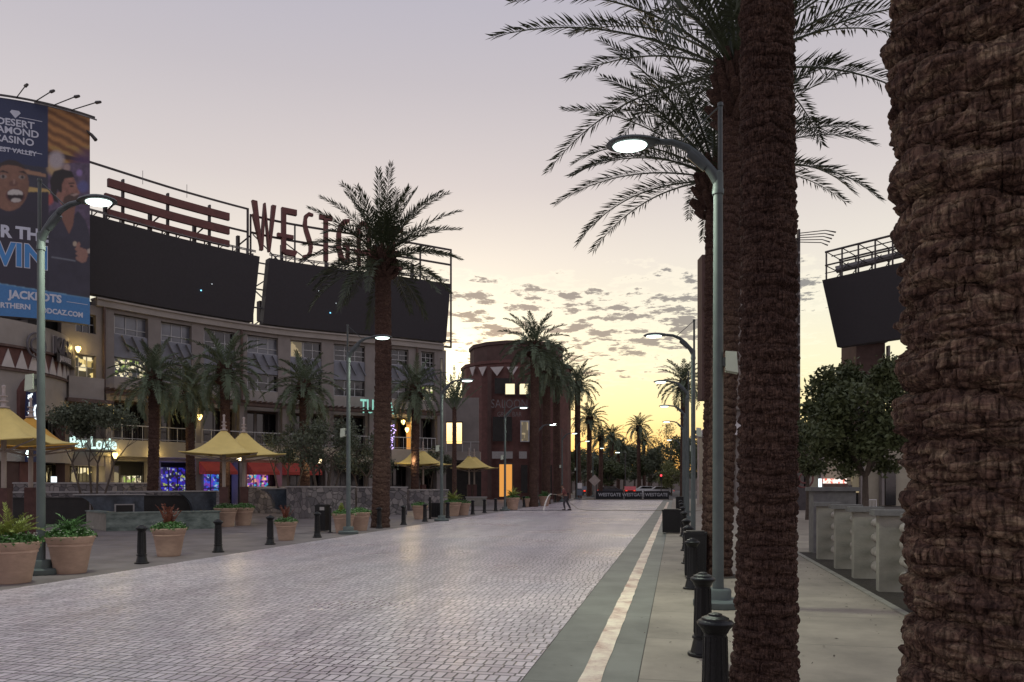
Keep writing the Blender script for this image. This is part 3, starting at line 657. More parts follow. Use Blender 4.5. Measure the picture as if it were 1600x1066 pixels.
# ------------------------------------------------------------------ broadleaf trees
def leaf_cloud(name, parent, m, blobs, n, size, seed):
    r = np.random.default_rng(seed); w = np.array([b[3]**2 for b in blobs]); w = w/w.sum(); pick = r.choice(len(blobs), n, p=w)
    B = np.array([b[:3] for b in blobs])[pick]; Rr = np.array([b[3] for b in blobs])[pick]
    d = r.normal(size=(n,3)); d /= np.linalg.norm(d, axis=1)[:,None]; rr = (r.random(n)**.45)*Rr*(1+.18*r.normal(size=n))
    C = B+d*rr[:,None]*np.array([1,1,.82])
    a = r.normal(size=(n,3)); a /= np.linalg.norm(a, axis=1)[:,None]; b = np.cross(a, r.normal(size=(n,3))); b /= np.linalg.norm(b, axis=1)[:,None]
    s = size*r.uniform(.6,1.35,n)[:,None]
    V = np.stack([C-a*s, C+b*s*.5, C+a*s, C-b*s*.5], 1).reshape(-1,3); F = np.arange(4*n).reshape(-1,4)
    return np_obj(name, V, F, m, parent)
def tree(name, label, loc, h, rad, seed, m='leaf_dark', nl=9000, size=.09, trunk_h=.35, r0=.14, stems=1, group=None, ncl=26, cat='tree', low=.42, bl=(.16,.36)):
    t = thing(name, label, cat, (loc[0], loc[1], 0), 0, group); rnd = random.Random(seed); blobs = []; mb = MB()
    for s_ in range(stems):
        az0 = s_*2*pi/max(1, stems)+.5; lean = 0 if stems == 1 else .32
        top = Vector((cos(az0)*lean*h*trunk_h, sin(az0)*lean*h*trunk_h, h*trunk_h)); b0 = Vector((cos(az0)*.1, sin(az0)*.1, -.05)) if stems > 1 else Vector((0,0,-.05))
        mb.tube([b0, b0.lerp(top, .5)+Vector((rnd.uniform(-.06,.06), rnd.uniform(-.06,.06), 0)), top], [r0, r0*.8, r0*.62], 8)
        for k in range(6 if stems == 1 else 3):
            az = az0+k*2.1+rnd.uniform(-.4,.4); e = top+Vector((cos(az)*rad*rnd.uniform(.4,.75), sin(az)*rad*rnd.uniform(.4,.75), (h-h*trunk_h)*rnd.uniform(.3,.75)))
            mid = top.lerp(e, .5)+Vector((0,0,rad*.1)); mb.tube([top, mid, e], [r0*.5, r0*.3, r0*.1], 6)
            for kk in range(2): mb.tube([mid, mid.lerp(e, .6)+Vector((rnd.uniform(-.4,.4)*rad, rnd.uniform(-.4,.4)*rad, rnd.uniform(0,.3)*rad))], [r0*.2, r0*.06], 5)
    mb.build('trunk', 'bark', t, smooth=True)
    cz = h*(low+1)/2; hz = h*(1-low)/2
    for k in range(ncl):
        u = Vector((rnd.gauss(0,1), rnd.gauss(0,1), rnd.gauss(0,1))).normalized()*rnd.uniform(.35,1)**.6
        blobs.append((u.x*rad*.8, u.y*rad*.8, cz+u.z*hz*.85, rad*rnd.uniform(*bl)))
    leaf_cloud('crown', t, m, blobs, nl, size, seed)
    return t
tag(MB().box((-20,235,2.6),(70,10,5.2)).box((-30,232,6.0),(24,10,1.8)).build('distant_building','banner_back'), 'low plain building on the horizon beyond the far trees', 'building')
q = P(1352, 31)
tree('street_tree', 'dense dark broadleaf tree behind the concrete piers on the right', (q.x, q.y), 7.3, 3.3, 5, 'leaf_dark', 23000, .105, .28, .17, ncl=70, low=.26, bl=(.10,.24))
q = P(1262, 38)
tree('street_tree', 'smaller leafy tree partly behind the second palm trunk on the right', (q.x, q.y), 5.6, 2.0, 6, 'leaf_dark', 6500, .10, .35, .13, ncl=24, low=.35)
OG = 'small olive trees of the plaza'
q = P(146, 36); tree('olive_tree', 'small grey green tree whose leaves hang over the lit bar sign', (q.x, q.y), 5.5, 1.9, 8, 'leaf_olive', 6500, .075, .50, .06, 4, OG, 22, low=.72)
q = P(508, 41); tree('olive_tree', 'multi-stemmed tree standing in the stone planter left of the tall palm', (q.x, q.y), 5.4, 2.3, 9, 'leaf_olive', 4800, .08, .42, .09, 5, OG, 26, low=.45)
q = P(450, 46); tree('olive_tree', 'thin crowned small tree beside the rightmost red awning', (q.x, q.y), 5.6, 1.7, 10, 'leaf_olive', 2600, .08, .45, .07, 4, OG, 18, low=.5)
q = P(572, 50); tree('olive_tree', 'dark green small tree below the lettered restaurant sign', (q.x, q.y), 5.2, 2.2, 12, 'leaf_olive', 3600, .09, .42, .08, 4, OG, 24, low=.42)
q = P(672, 64); tree('olive_tree', 'dark leafy tree right of the tall palm, behind the yellow umbrella', (q.x, q.y), 5.2, 1.9, 14, 'leaf_olive', 3500, .10, .42, .08, 4, OG, 20, low=.4)
# far trees: individuals beyond the cross street
FG = 'trees along the far road'
desc = ['leftmost far tree beside the brick tower', 'far tree behind the diamond road sign', 'broad far tree left of the middle palms', 'low far tree behind the left banner', 'tall dark far tree just left of the middle palms',
        'dark far tree behind the middle palms', 'far tree right of the middle palms', 'taller dark far tree near the right lamps', 'light green far tree low beside the right lamps', 'far tree directly behind the right lamp posts', 'sparse far tree silhouetted on the sunset by the right lamps',
        'far tree peeping left of the right lamp pole', 'distant hazy tree on the horizon at the road end', 'distant low tree beyond the right pavement']
fp = [(893,150,9,4),(914,165,10,5),(936,140,7.5,5),(950,135,6.5,4.5),(975,170,12.5,5.5),(992,190,10,6),(1018,160,8.5,4.5),(1030,150,10.5,3.6),(1049,120,5.0,3.2),(1070,140,11,4),(1044,135,13,3.3),(1092,110,9,3),(960,260,13,9),(1120,130,9,4)]
protos = []
for i, ((px, d, h, rd), lb) in enumerate(zip(fp, desc)):
    q = P(px, d)
    if i < 3: protos.append(tree('street_tree', lb, (q.x, q.y), 9, 4.2, 30+i, 'leaf_olive' if i else 'leaf_dark', 5200, .22, .3, .2, group=FG, ncl=30, low=.22)); protos[-1].scale = (rd/4.2, rd/4.2, h/9)
    elif i == 10: tree('street_tree', lb, (q.x, q.y), h, rd, 77, 'leaf_dark', 1500, .14, .4, .16, group=FG, ncl=26, low=.4)
    elif i == 8: tree('street_tree', lb, (q.x, q.y), h, rd, 78, M['leaf_light'] if 'leaf_light' in M else mat('leaf_light', (.16,.17,.06), .6, .3, 2), 3500, .16, .3, .14, group=FG, ncl=22, low=.2)
    else: dup(protos[i % 3], (q.x, q.y), i, lb, (rd/4.2, rd/4.2, h/9))
# ------------------------------------------------------------------ street furniture
def bollard_proto(label, loc, grp):
    t = thing('bollard', label, 'bollard', loc, 0, grp); s = 0.92/.92
    MB().lathe([(.0,0),(.15,0),(.155,.015),(.15,.03),(.125,.035),(.118,.06),(.10,.14),(.092,.17)], n=28).build('base', 'black_iron', t, True)
    mb = MB(); mb.lathe([(.092,.17),(.108,.175),(.108,.20),(.092,.205),(.090,.22),(.078,.70),(.080,.71)], n=28)
    for k in range(12):
        a = 2*pi*k/12; mb.tube([(cos(a)*.089, sin(a)*.089, .23), (cos(a)*.079, sin(a)*.079, .69)], [.007,.006], 5)
    mb.build('shaft', 'black_iron', t, True)
    MB().lathe([(.080,.71),(.086,.715),(.10,.745),(.125,.77),(.128,.785),(.118,.797),(.10,.803),(.096,.806),(.094,.818),(.060,.832),(.048,.834),(.046,.845),(.02,.853),(0,.855)], n=28).build('cap', 'black_iron', t, True)
    return t
BR = 'black bollards along the right pavement edge'; BL = 'black bollards along the left edge of the paving'
nth = ['nearest', 'second nearest', 'third nearest', 'fourth nearest', 'fifth nearest', 'sixth nearest', 'seventh nearest', 'eighth nearest', 'ninth nearest', 'tenth nearest', 'eleventh nearest', 'twelfth nearest', 'thirteenth nearest', 'fourteenth nearest', 'fifteenth nearest', 'sixteenth nearest', 'seventeenth nearest', 'eighteenth nearest', 'nineteenth nearest', 'twentieth nearest', 'twenty-first nearest']
bp = None
for i, y in enumerate([5.55, 8.1, 13.2, 17.4, 20.8, 26.5, 32.0, 38.5, 45, 52]):
    lb = f'{nth[i]} black cast iron bollard on the right pavement'
    if bp is None: bp = bollard_proto(lb, (.27, y), BR)
    else: dup(bp, (.27, y), .3*i, lb).__setitem__('group', BR)
for i, y in enumerate([14.9, 17.8, 20.4, 23.4, 28.8, 31.6, 34.5, 38.2, 43.2, 46, 49, 52, 55.2, 58.6, 62, 66, 70, 74.5, 79, 83.5]):
    lb = f'{nth[i]} black cast iron bollard in the row on the left of the paving'
    dup(bp, (-11.55, y), .5*i, lb).__setitem__('group', BL)
# lamps
def lamp_proto(label, loc, grp):
    t = thing('street_lamp', label, 'street lamp', loc, 0, grp); H = 6.3
    MB().lathe([(0,0),(.34,0),(.35,.02),(.35,.09),(.33,.11),(.19,.115),(.185,.13),(.185,.24),(.17,.26),(.10,.265)], n=32).build('base', 'pole_green', t, True)
    MB().lathe([(.080,.265),(.076,2.0),(.066,H-.35),(.066,H-.32),(.082,H-.31),(.082,H-.24),(.072,H-.22),(.072,H),(.045,H+.03)], n=24).build('pole', 'pole_green', t, True)
    MB().tube([(.03,0,H-.3),(.03,0,H+1.0)], .034, 10).tube([(.03,0,H+.97),(.03,0,H+1.02)], [.045,.04], 10).build('rod', 'arm_dark', t, True)
    mb = MB(); pts = [(0,0,H-.15),(-.08,0,H+.02),(-.25,0,H+.24),(-.43,0,H+.41),(-.64,0,H+.51),(-.88,0,H+.545)]
    mb.tube(pts, [.07,.072,.064,.054,.047,.043], 12)
    mb.tube([(-.16,0,H+.10),(-.40,0,H+.33)], [.074,.07], 10)
    mb.build('arm', 'arm_dark', t, True)
    # flattened oval head
    mb = MB(); nu, nv = 24, 10; vs = []
    for j in range(nv+1):
        ph = pi*j/nv
        for i in range(nu):
            a = 2*pi*i/nu; rx, ry = .40, .27; z = cos(ph)*.085 if ph < pi/2 else cos(ph)*.025
            vs.append((-1.20+rx*sin(ph)*cos(a), ry*sin(ph)*sin(a)*(1.0-.22*cos(a)), H+.535+z))
    mb.add(vs, [(j*nu+i, j*nu+(i+1)%nu, (j+1)*nu+(i+1)%nu, (j+1)*nu+i) for j in range(nv) for i in range(nu)])
    hd = mb.build('lamp_head', 'arm_dark', t, True)
    mb = MB(); n = 28; cx = -1.25
    mb.lathe([(1,0),(.93,-.25),(.75,-.45),(.4,-.58),(0,-.62)], n=n); mb.v = [(cx+v[0]*.25, v[1]*.19, H+.515+v[2]*.085) for v in mb.v]
    mb.build('lens', 'lens_cool', hd, True)
    MB().tube([(.03,0,H+.98),(-.55,0,H+.47)], .011, 6).build('stay_cable', 'arm_dark', t)
    b = MB(); b.add([(.10,-.09,3.42),(.27,-.11,3.38),(.27,.11,3.38),(.10,.09,3.42),(.10,-.09,3.70),(.25,-.11,3.68),(.25,.11,3.68),(.10,.09,3.70)], [(3,2,1,0),(4,5,6,7),(0,1,5,4),(1,2,6,5),(2,3,7,6),(3,0,4,7)])
    b.build('speaker', 'speaker_box', t)
    MB().box((.09,0,3.55), (.06,.10,.12)).build('bracket', 'arm_dark', t)
    return t
LG = 'street lamps along the promenade'
q = P(1122, 11.0); lp = lamp_proto('nearest street lamp on the right, lit head beside the palm crowns', (q.x, q.y), LG); lp.scale = (1,1,.985)
def lamp_light(x, y, z, e, col=(.88,1,.80), sz=.25, name='lamp_glow'):
    l = bpy.data.lights.new(name, 'AREA'); l.energy = e; l.color = col; l.size = sz; l.shape = 'DISK'; l.spread = R(150)
    o = bpy.data.objects.new(name, l); COL.objects.link(o); o.location = (x, y, z); return o
right = [(.55, 25.6, 'second nearest street lamp on the right, arm dark against the clouds'), (.55, 37.2, 'third nearest street lamp on the right'), (.55, 48.8, 'fourth nearest street lamp on the right'),
         (.55, 61.0, 'fifth nearest street lamp on the right'), (.55, 86.0, 'farthest street lamp of the row on the right')]
for x, y, lb in right: dup(lp, (x, y), 0, lb, (1,1,.97))
P0 = P(64, 15.0)
left = [(P0.x, P0.y, 'nearest street lamp on the left, between two flower pots', 1.055), (-11.3, 25.3, 'second nearest street lamp on the left, pale green pole by the tall palm', 1.01), (-10.95, 35.2, 'third nearest street lamp on the left, before the bright gap', .98),
        (-11.1, 49.8, 'fourth nearest street lamp on the left, before the brick tower', 1.0), (-11.1, 62, 'fifth nearest street lamp on the left, before the tower right half', .97),
        (-11.1, 76, 'sixth nearest street lamp on the left, at the tower edge', 1.0), (-11.4, 90, 'seventh nearest street lamp on the left, just beyond the tower', 1.0), (-11.4, 108, 'farthest street lamp on the left, behind the road sign', 1.0)]
for x, y, lb, s in left: dup(lp, (x, y), pi+.05, lb, (1,1,s))
for (x, y, s, e) in ((lp.location.x-1.25, lp.location.y, .985, 130), (.55-1.4, 25.6, .97, 50), (P0.x+1.25, P0.y, 1.055, 120), (-9.9, 25.3, 1.01, 90), (-9.55, 35.2, .98, 60), (-9.7, 49.8, 1, 35), (-9.7, 62, 1, 30)):
    lamp_light(x, y, (6.3+.45)*s-.06, e)
# flower pots
def pot_proto(label, loc, kind, seed, scale=1.0):
    t = thing('flower_pot', label, 'flower pot', loc, seed*1.3, 'terracotta pots along the promenade'); rnd = random.Random(seed)
    MB().lathe([(0,0),(.275,0),(.285,.02),(.30,.10),(.375,.52),(.385,.53),(.395,.54),(.395,.57),(.385,.58),(.41,.60),(.425,.66),(.445,.69),(.45,.72),(.44,.735),(.405,.735),(.395,.70),(.39,.64)], n=40).build('pot', 'terracotta', t, True)
    MB().lathe([(0,.655),(.2,.67),(.392,.65)], n=24).build('soil', 'soil', t)
    # leafy mound
    n = 1500; r = np.random.default_rng(seed); az = r.random(n)*2*pi; rr = .44*np.sqrt(r.random(n))
    z = .68+(.17*(1-(rr/.46)**2)+.05)*r.random(n)+.015; C = np.stack([rr*np.cos(az), rr*np.sin(az), z], 1)+r.normal(size=(n,3))*.02
    a = r.normal(size=(n,3)); a[:,2] = abs(a[:,2]); a /= np.linalg.norm(a,axis=1)[:,None]; b = np.cross(a, r.normal(size=(n,3))); b /= np.linalg.norm(b,axis=1)[:,None]; s = r.uniform(.02,.045,n)[:,None]
    np_obj('leaves', np.stack([C-a*s, C+b*s*.6, C+a*s, C-b*s*.6],1).reshape(-1,3), np.arange(4*n).reshape(-1,4), 'leaf_pot', t)
    mb = MB()
    for k in range(46):
        w = rnd.random()*2*pi; q_ = rnd.uniform(.28,.45); c = Vector((cos(w)*q_, sin(w)*q_, .78+rnd.uniform(-.03,.12)))
        for pz in range(5):
            v = 2*pi*pz/5; d = Vector((cos(v), sin(v), .5)).normalized(); e = Vector((-sin(v), cos(v), 0)); mb.add([c, c+d*.014+e*.009, c+d*.026, c+d*.014-e*.009], [(0,1,2,3)])
    mb.build('blossoms', 'flower', t)
    V, F = [], []
    if kind == 'sago':
        for k in range(26): frond(V, F, (0,0,.74), k*2.4, R(rnd.uniform(35,85)), rnd.uniform(.35,.55), R(rnd.uniform(40,80)), 18, .12, .014, rnd, .006)
        np_obj('centre_plant', [tuple(v) for v in V], F, 'leaf_pot', t)
    elif kind == 'tall':
        for k in range(30): frond(V, F, (rnd.uniform(-.1,.1),rnd.uniform(-.1,.1),.74), k*2.4, R(rnd.uniform(40,88)), rnd.uniform(.4,.75), R(rnd.uniform(20,70)), 16, .14, .016, rnd, .006)
        np_obj('centre_plant', [tuple(v) for v in V], F, 'leaf_yellow', t)
    elif kind == 'red':
        for k in range(16): frond(V, F, (rnd.uniform(-.05,.05),rnd.uniform(-.05,.05),.74), k*2.4, R(rnd.uniform(66,88)), rnd.uniform(.5,.72), R(rnd.uniform(5,30)), 10, .09, .05, rnd, .008)
        np_obj('centre_plant', [tuple(v) for v in V], F, 'leaf_red', t)
    elif kind == 'lime':
        leaf_cloud('centre_plant', t, 'leaf_yellow', [(-.1,0,.86,.13),(-.1,0,1.0,.09),(-.1,0,1.1,.05)], 500, .03, seed)
    elif kind == 'dry':
        for k in range(20): frond(V, F, (rnd.uniform(-.1,.1),rnd.uniform(-.1,.1),.72), k*2.4, R(rnd.uniform(20,80)), rnd.uniform(.25,.4), R(rnd.uniform(20,70)), 8, .09, .02, rnd, .008)
        np_obj('centre_plant', [tuple(v) for v in V], F, 'bark', t)
    return t
pots = [(20, 13.7, 'tall', 'terracotta pot at the left edge with tall yellow green leaves', 1.0), (110, 15.2, 'sago', 'terracotta pot right of the nearest left lamp, bushy green fronds', 1.0),
        (264, 18.8, 'red', 'terracotta pot with reddish stalk beside the nearest left bollard', .93), (353, 31.8, 'dry', 'terracotta pot with dry grey plant before the twin umbrellas', 1.06),
        (380, 32.8, None, 'terracotta pot just right of the dry plant pot before the twin umbrellas', 1.04), (447, 24.1, 'red', 'terracotta pot behind the third left bollard with thin stalk', .80),
        (537, 27.8, 'lime', 'terracotta pot with lime yellow shrub left of the tall palm', .95), (562, 29.2, None, 'terracotta pot of white flowers between lime pot and tall palm', .95),
        (656, 38.6, 'dry', 'terracotta pot between the bollards right of the tall palm', .95), (708, 42.5, 'tall', 'wide terracotta pot at the foot of the third left lamp', 1.05),
        (724, 43.6, 'dry', 'terracotta pot touching the wide pot by the third left lamp', .95), (574, 46.5, None, 'far terracotta pot half hidden by the tall palm trunk', .95),
        (801, 53, 'tall', 'terracotta pot at the foot of the fourth left lamp', 1.15), (851, 62, 'sago', 'terracotta pot at the foot of the fifth left lamp', 1.1), (823, 60, None, 'small far pot before the brick tower door', .9)]
protos_p = {}
for i, (px, d, kind, lb, s) in enumerate(pots):
    q = P(px, d)
    if kind not in protos_p:
        o = pot_proto(lb, (q.x, q.y), kind, 101+i); protos_p[kind] = o; o.scale = (s,)*3
    else: dup(protos_p[kind], (q.x, q.y), i*1.7, lb, s)
# umbrellas
def umbrella_proto(label, loc, grp):
    t = thing('umbrella', label, 'umbrella', loc, 0, grp); n = 28; vs = []; fs = []
    half = 1.55
    for i in range(n+1):
        for j in range(n+1):
            u, v = -1+2*i/n, -1+2*j/n; r = max(abs(u), abs(v)); pull = 1-.13*(1-min(1,(min(abs(u),abs(v))/max(r,1e-3)))**1.5)*r
            x, y = u*half*pull, v*half*pull
            z = 3.02+1.22*(1-r)**1.75+.10*(abs(u*v))*r
            if r < .09: z = 3.02+1.22*(1-.09)**1.75+.02
            vs.append((x, y, z))
    fs = [(i*(n+1)+j, (i+1)*(n+1)+j, (i+1)*(n+1)+j+1, i*(n+1)+j+1) for i in range(n) for j in range(n)]
    mb = MB(); mb.add(vs, fs); mb.add([(a,b,c-.012) for a,b,c in vs], [f[::-1] for f in fs]); mb.build('canopy', 'canvas', t, True)
    k = n; rim = [(i*(n+1)) for i in range(n+1)]
    mb = MB()
    for a, b in (((-1,-1),(1,-1)),((1,-1),(1,1)),((1,1),(-1,1)),((-1,1),(-1,-1))):
        pts = []
        for s in range(13):
            f = s/12; u, v = a[0]+(b[0]-a[0])*f, a[1]+(b[1]-a[1])*f; pull = 1-.13*(1-min(1, min(abs(u),abs(v)))**1.5); pts.append((u*half*pull, v*half*pull, 3.01+.10*abs(u*v)))
        mb.tube(pts, .022, 6)
    mb.build('hem', 'canvas', t, True)
    mb = MB()
    for sx in (-1,1):
        for sy in (-1,1): mb.tube([(0,0,2.75),(sx*half*.98, sy*half*.98, 3.06)], [.035,.02], 6)
    mb.build('strut', 'mast', t, True)
    MB().tube([(0,0,0),(0,0,4.15)], .075, 14).build('mast', 'mast', t, True)
    MB().lathe([(.08,3.93),(.16,3.94),(.16,3.98),(.07,3.99),(.06,4.12),(.12,4.13),(.12,4.16),(.055,4.17),(.05,4.28),(.10,4.29),(.10,4.32),(.045,4.33),(.04,4.55),(.055,4.56),(.055,4.62),(.02,4.64),(0,4.65)], n=16).build('finial', 'finial', t, True).location.z = .16
    MB().box((0,0,.82), (.34,.34,1.64)).box((0,0,.05), (.5,.5,.1)).build('padding', 'padding', t)
    return t
UG = 'yellow umbrellas of the plaza'
us = [(6, 23.6, R(20), 'yellow umbrella at the left edge, nearest of all', 'canvas'), (48, 27.0, R(35), 'yellow umbrella coloured orange for the light on it, overlapping the one at the left edge', 'canvas_lit_orange'),
      (350, 33.5, R(25), 'left umbrella of the twin yellow pair before the red awnings', 'canvas'), (381, 34.8, R(40), 'right umbrella of the twin yellow pair before the red awnings', 'canvas'),
      (650, 57, R(20), 'front umbrella right of the tall palm', 'canvas'), (661, 59.5, R(45), 'umbrella just behind and right of the one beside the tall palm', 'canvas'),
      (733, 70, R(20), 'left umbrella of the far pair before the tower', 'canvas'), (741, 72, R(45), 'rightmost farthest yellow umbrella before the tower', 'canvas')]
up = None
for px, d, rz, lb, cm in us:
    q = P(px, d)
    if up is None: up = umbrella_proto(lb, (q.x, q.y), UG); up.rotation_euler.z = rz
    else:
        o = dup(up, (q.x, q.y), rz, lb, 1.0 if d < 50 else 1.06)
        if cm == 'canvas_lit_orange':
            for c in o.children:
                if c.name.startswith(('canopy','hem')): c.data = c.data.copy(); c.data.materials[0] = M[cm]
# lanterns on posts in the plaza (lit)
def lantern_proto(label, loc, h):
    t = thing('lantern_post', label, 'lantern', loc, 0, 'lit lanterns of the plaza')
    MB().lathe([(0,0),(.14,0),(.14,.05),(.06,.12),(.045,.3),(.04,h-.25),(.07,h-.2),(.07,h-.15)], n=14).build('post', 'black_iron', t, True)
    MB().lathe([(0,h-.16),(.10,h-.15),(.13,h-.05),(.14,h+.08),(.10,h+.2),(.0,h+.23)], n=16).build('lantern_globe', 'lantern', t, True)
    MB().lathe([(.12,h+.19),(.13,h+.21),(.05,h+.3),(0,h+.36)], n=16).build('lantern_cap', 'black_iron', t, True)
    return t
lprot = None
for px, py, d, lb in ((244, 714, 43, 'lit lantern beside the plaza palm left of the twin umbrellas'), (373, 716, 45, 'lit lantern seen under the twin yellow umbrellas'), (499, 719, 47, 'lit lantern right of the last red awning'),
                      (646, 722, 55, 'lit lantern behind the umbrella beside the tall palm')):
    q = P(px, d); h = Zat(py, d)
    if lprot is None: lprot = lantern_proto(lb, (q.x, q.y), 3.3); lprot.scale = (1,1,h/3.35)
    else: dup(lprot, (q.x, q.y), 0, lb, (1,1,h/3.35))
    l = bpy.data.lights.new('lantern_glow', 'POINT'); l.energy = 45; l.color = (1,.75,.4); l.shadow_soft_size = .2
    o = bpy.data.objects.new('lantern_glow', l); COL.objects.link(o); o.location = (q.x+.1, q.y-.5, h+.1)
# bins
def bin_box(name, label, loc, w, dp, h, rz=0, lid=True, grp='black litter bins'):
    t = thing(name, label, 'litter bin', loc, rz, grp)
    MB().box((0,0,h*.48+.02), (w*.94, dp*.94, h*.92), taper=1.04).build('bin_body', 'black_iron', t)
    MB().box((0,0,h*.96), (w*1.03, dp*1.03, h*.05)).box((0,0,h*.995), (w*.8, dp*.8, h*.03)).build('lid', 'black_iron', t)
    mb = MB()
    for k in range(5): mb.box((-w*.36+k*w*.18, -dp*.495, h*.45), (w*.03, .012, h*.72))
    mb.build('ribs', 'black_iron', t)
    return t
bin_box('litter_bin', 'black square bin behind the third nearest right bollard', (.36, 15.0), .42, .42, .86)
bin_box('litter_bin', 'wide black bin standing on the right beside the worn yellow line', tuple(P(1049, 27.6)), .66, .6, .86)
bin_box('litter_bin', 'far black bin on the right beyond the wide one', tuple(P(1063, 50)), .6, .6, .95)
t = bin_box('litter_bin', 'tall black bin with notice behind the fourth left bollard', tuple(P(504, 28.4)), .42, .42, 1.0)
MB().box((.08,-.215,.86), (.18,.01,.12)).build('notice', 'stone_cap', t)
tp = P(516, 27.9); t = thing('short_post', 'thin black post just right of the tall black bin', 'post', tuple(tp))
MB().box((0,0,.45), (.07,.03,.9)).build('upright', 'black_iron', t); MB().box((0,0,.01), (.14,.12,.02)).build('foot', 'black_iron', t)
# bench-like rack with black bin right of tall palm
q = P(684, 40.3); bin_box('litter_bin', 'black bin beside the pot at the third left lamp', (q.x, q.y), .75, .5, .78)
q = P(672, 38.9); t = thing('short_post', 'black post with leaning board left of the third left lamp', 'post', tuple(q))
MB().box((0,0,.55), (.1,.06,1.1)).build('upright', 'black_iron', t); MB().box((.0,0,.01), (.3,.2,.02)).build('foot', 'black_iron', t)
# ------------------------------------------------------------------ fountain walls and planters
def stone_mat():
    m, nt, b = new_mat('rubble_stone'); N, L = nt.nodes, nt.links
    tc = N.new('ShaderNodeTexCoord'); v = N.new('ShaderNodeTexVoronoi'); v.inputs['Scale'].default_value = 3.2; L.new(tc.outputs['Object'], v.inputs['Vector'])
    v2 = N.new('ShaderNodeTexVoronoi'); v2.feature = 'DISTANCE_TO_EDGE'; v2.inputs['Scale'].default_value = 3.2; L.new(tc.outputs['Object'], v2.inputs['Vector'])
    s = N.new('ShaderNodeSeparateColor'); L.new(v.outputs['Color'], s.inputs[0]); r = N.new('ShaderNodeValToRGB'); L.new(s.outputs[0], r.inputs[0])
    r.color_ramp.elements[0].color = (.10,.09,.095,1); r.color_ramp.elements[1].color = (.27,.24,.23,1)
    e = N.new('ShaderNodeMapRange'); L.new(v2.outputs['Distance'], e.inputs[0]); e.inputs[2].default_value = .05
    mx = N.new('ShaderNodeMix'); mx.data_type = 'RGBA'; L.new(e.outputs[0], mx.inputs[0]); mx.inputs[6].default_value = (.06,.055,.05,1); L.new(r.outputs[0], mx.inputs[7]); L.new(mx.outputs[2], b.inputs['Base Color'])
    bp = N.new('ShaderNodeBump'); bp.inputs['Distance'].default_value = .03; L.new(e.outputs[0], bp.inputs['Height']); L.new(bp.outputs[0], b.inputs['Normal']); b.inputs['Roughness'].default_value = .8
    M['rubble'] = m
stone_mat()
def wall_thing(name, label, cat, a, b, d0, d1, h, thick, m, capm='stone_cap', caph=.07, grp=None):
    pa, pb = P(a, d0), P(b, d1); t_ = (pb-pa).normalized(); n = Vector((t_.y, -t_.x)); q = [pa, pb, pb-n*thick, pa-n*thick]
    c = (pa+pb)/2; t = thing(name, label, cat, (c.x, c.y), 0, grp); lo = [p_-c for p_ in q]
    MB().hexa(lo, 0, h-caph).build('wall_body', m, t)
    q2 = [pa-t_*.05+n*.04, pb+t_*.05+n*.04, pb+t_*.05-n*(thick+.04), pa-t_*.05-n*(thick+.04)]
    MB().hexa([p_-c for p_ in q2], h-caph, h).build('coping', capm, t)
    return t
FW = 'walls of the plaza fountain'
wall_thing('basin_wall', 'low green marble wall in front of the fountain', 'wall', 166, 343, 28.6, 30.6, .70, .5, 'marble_green', 'marble_green', .05, FW)
wall_thing('basin_wall', 'short grey end of the low marble wall, left of the green face', 'wall', 135, 165.5, 31.2, 28.7, .70, .4, 'concrete_pier', 'marble_green', .05, FW)
wall_thing('fountain_wall', 'upper stone wall along the back of the fountain', 'wall', 12, 345, 35.5, 41, 1.42, .5, 'rubble', 'stone_cap', .08, FW)
wall_thing('fountain_wall', 'higher rear stone wall behind the left fountain', 'wall', 22, 240, 39, 43, 1.86, .4, 'rubble', 'stone_cap', .08, FW)
def spill(label, a, b, d0, d1, h, hole=False):
    pa, pb = P(a, d0), P(b, d1); L_ = (pb-pa).length; tx = Vector(((pb-pa).x, (pb-pa).y, 0)).normalized(); n = Vector((tx.y, -tx.x, 0))
    t = thing('spill_wall', label, 'fountain', (pa.x, pa.y), 0, FW)
    pts = [(L_, .35), (L_, h), (-.6, h)] + [(-.6+.75*sin(pi/2*k/8)*1.0, h-.04-(h-.5)*(1-cos(pi/2*k/8))) for k in range(9)] + [(.45, .35)]
    MB().slab(pts, (0,0,0), tx, (0,0,1), -n, .5).build('curved_side', 'marble_dark', t)
    MB().box(((tx*(L_-.6)/2+n*.03-n*.27).x, (tx*(L_-.6)/2+n*.03-n*.27).y, h+.02), (L_+.72, .66, .05), math.atan2(tx.y, tx.x)).build('coping', 'stone_cap', t)
    if hole:
        o = tx*(L_-.75)+n*.012
        MB().slab([(-.38,.48),(.38,.48),(.38,.92),(-.38,.92)], o, tx, (0,0,1), n, .02).build('spout_frame', 'stone_cap', t)
        MB().slab([(-.32,.48),(.32,.48),(.32,.87),(-.32,.87)], o+n*.022, tx, (0,0,1), n, .01).build('spout_mouth', 'recess', t)
    return t
spill('dark marble spill wall of the fountain with a small square spout', 142, 225, 32, 33, 1.30, True)
spill('dark marble spill wall just left of the twin umbrellas', 296, 338, 34, 34.6, 1.42)
spill('dark marble spill wall right of the twin umbrellas', 426, 480, 41, 42, 1.50)
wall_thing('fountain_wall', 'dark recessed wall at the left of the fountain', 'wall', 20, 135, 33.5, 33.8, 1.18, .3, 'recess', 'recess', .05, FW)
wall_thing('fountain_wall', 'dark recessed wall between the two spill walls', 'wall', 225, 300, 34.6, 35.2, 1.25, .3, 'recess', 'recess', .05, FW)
wall_thing('fountain_wall', 'long stone wall behind the right spill wall', 'wall', 388, 505, 47, 44.5, 1.62, .5, 'rubble', 'stone_cap', .08, FW)
wall_thing('basin_wall', 'small green marble block right of the red stalk pot', 'wall', 452, 494, 40, 40.6, .66, .6, 'marble_green', 'marble_green', .05, FW)
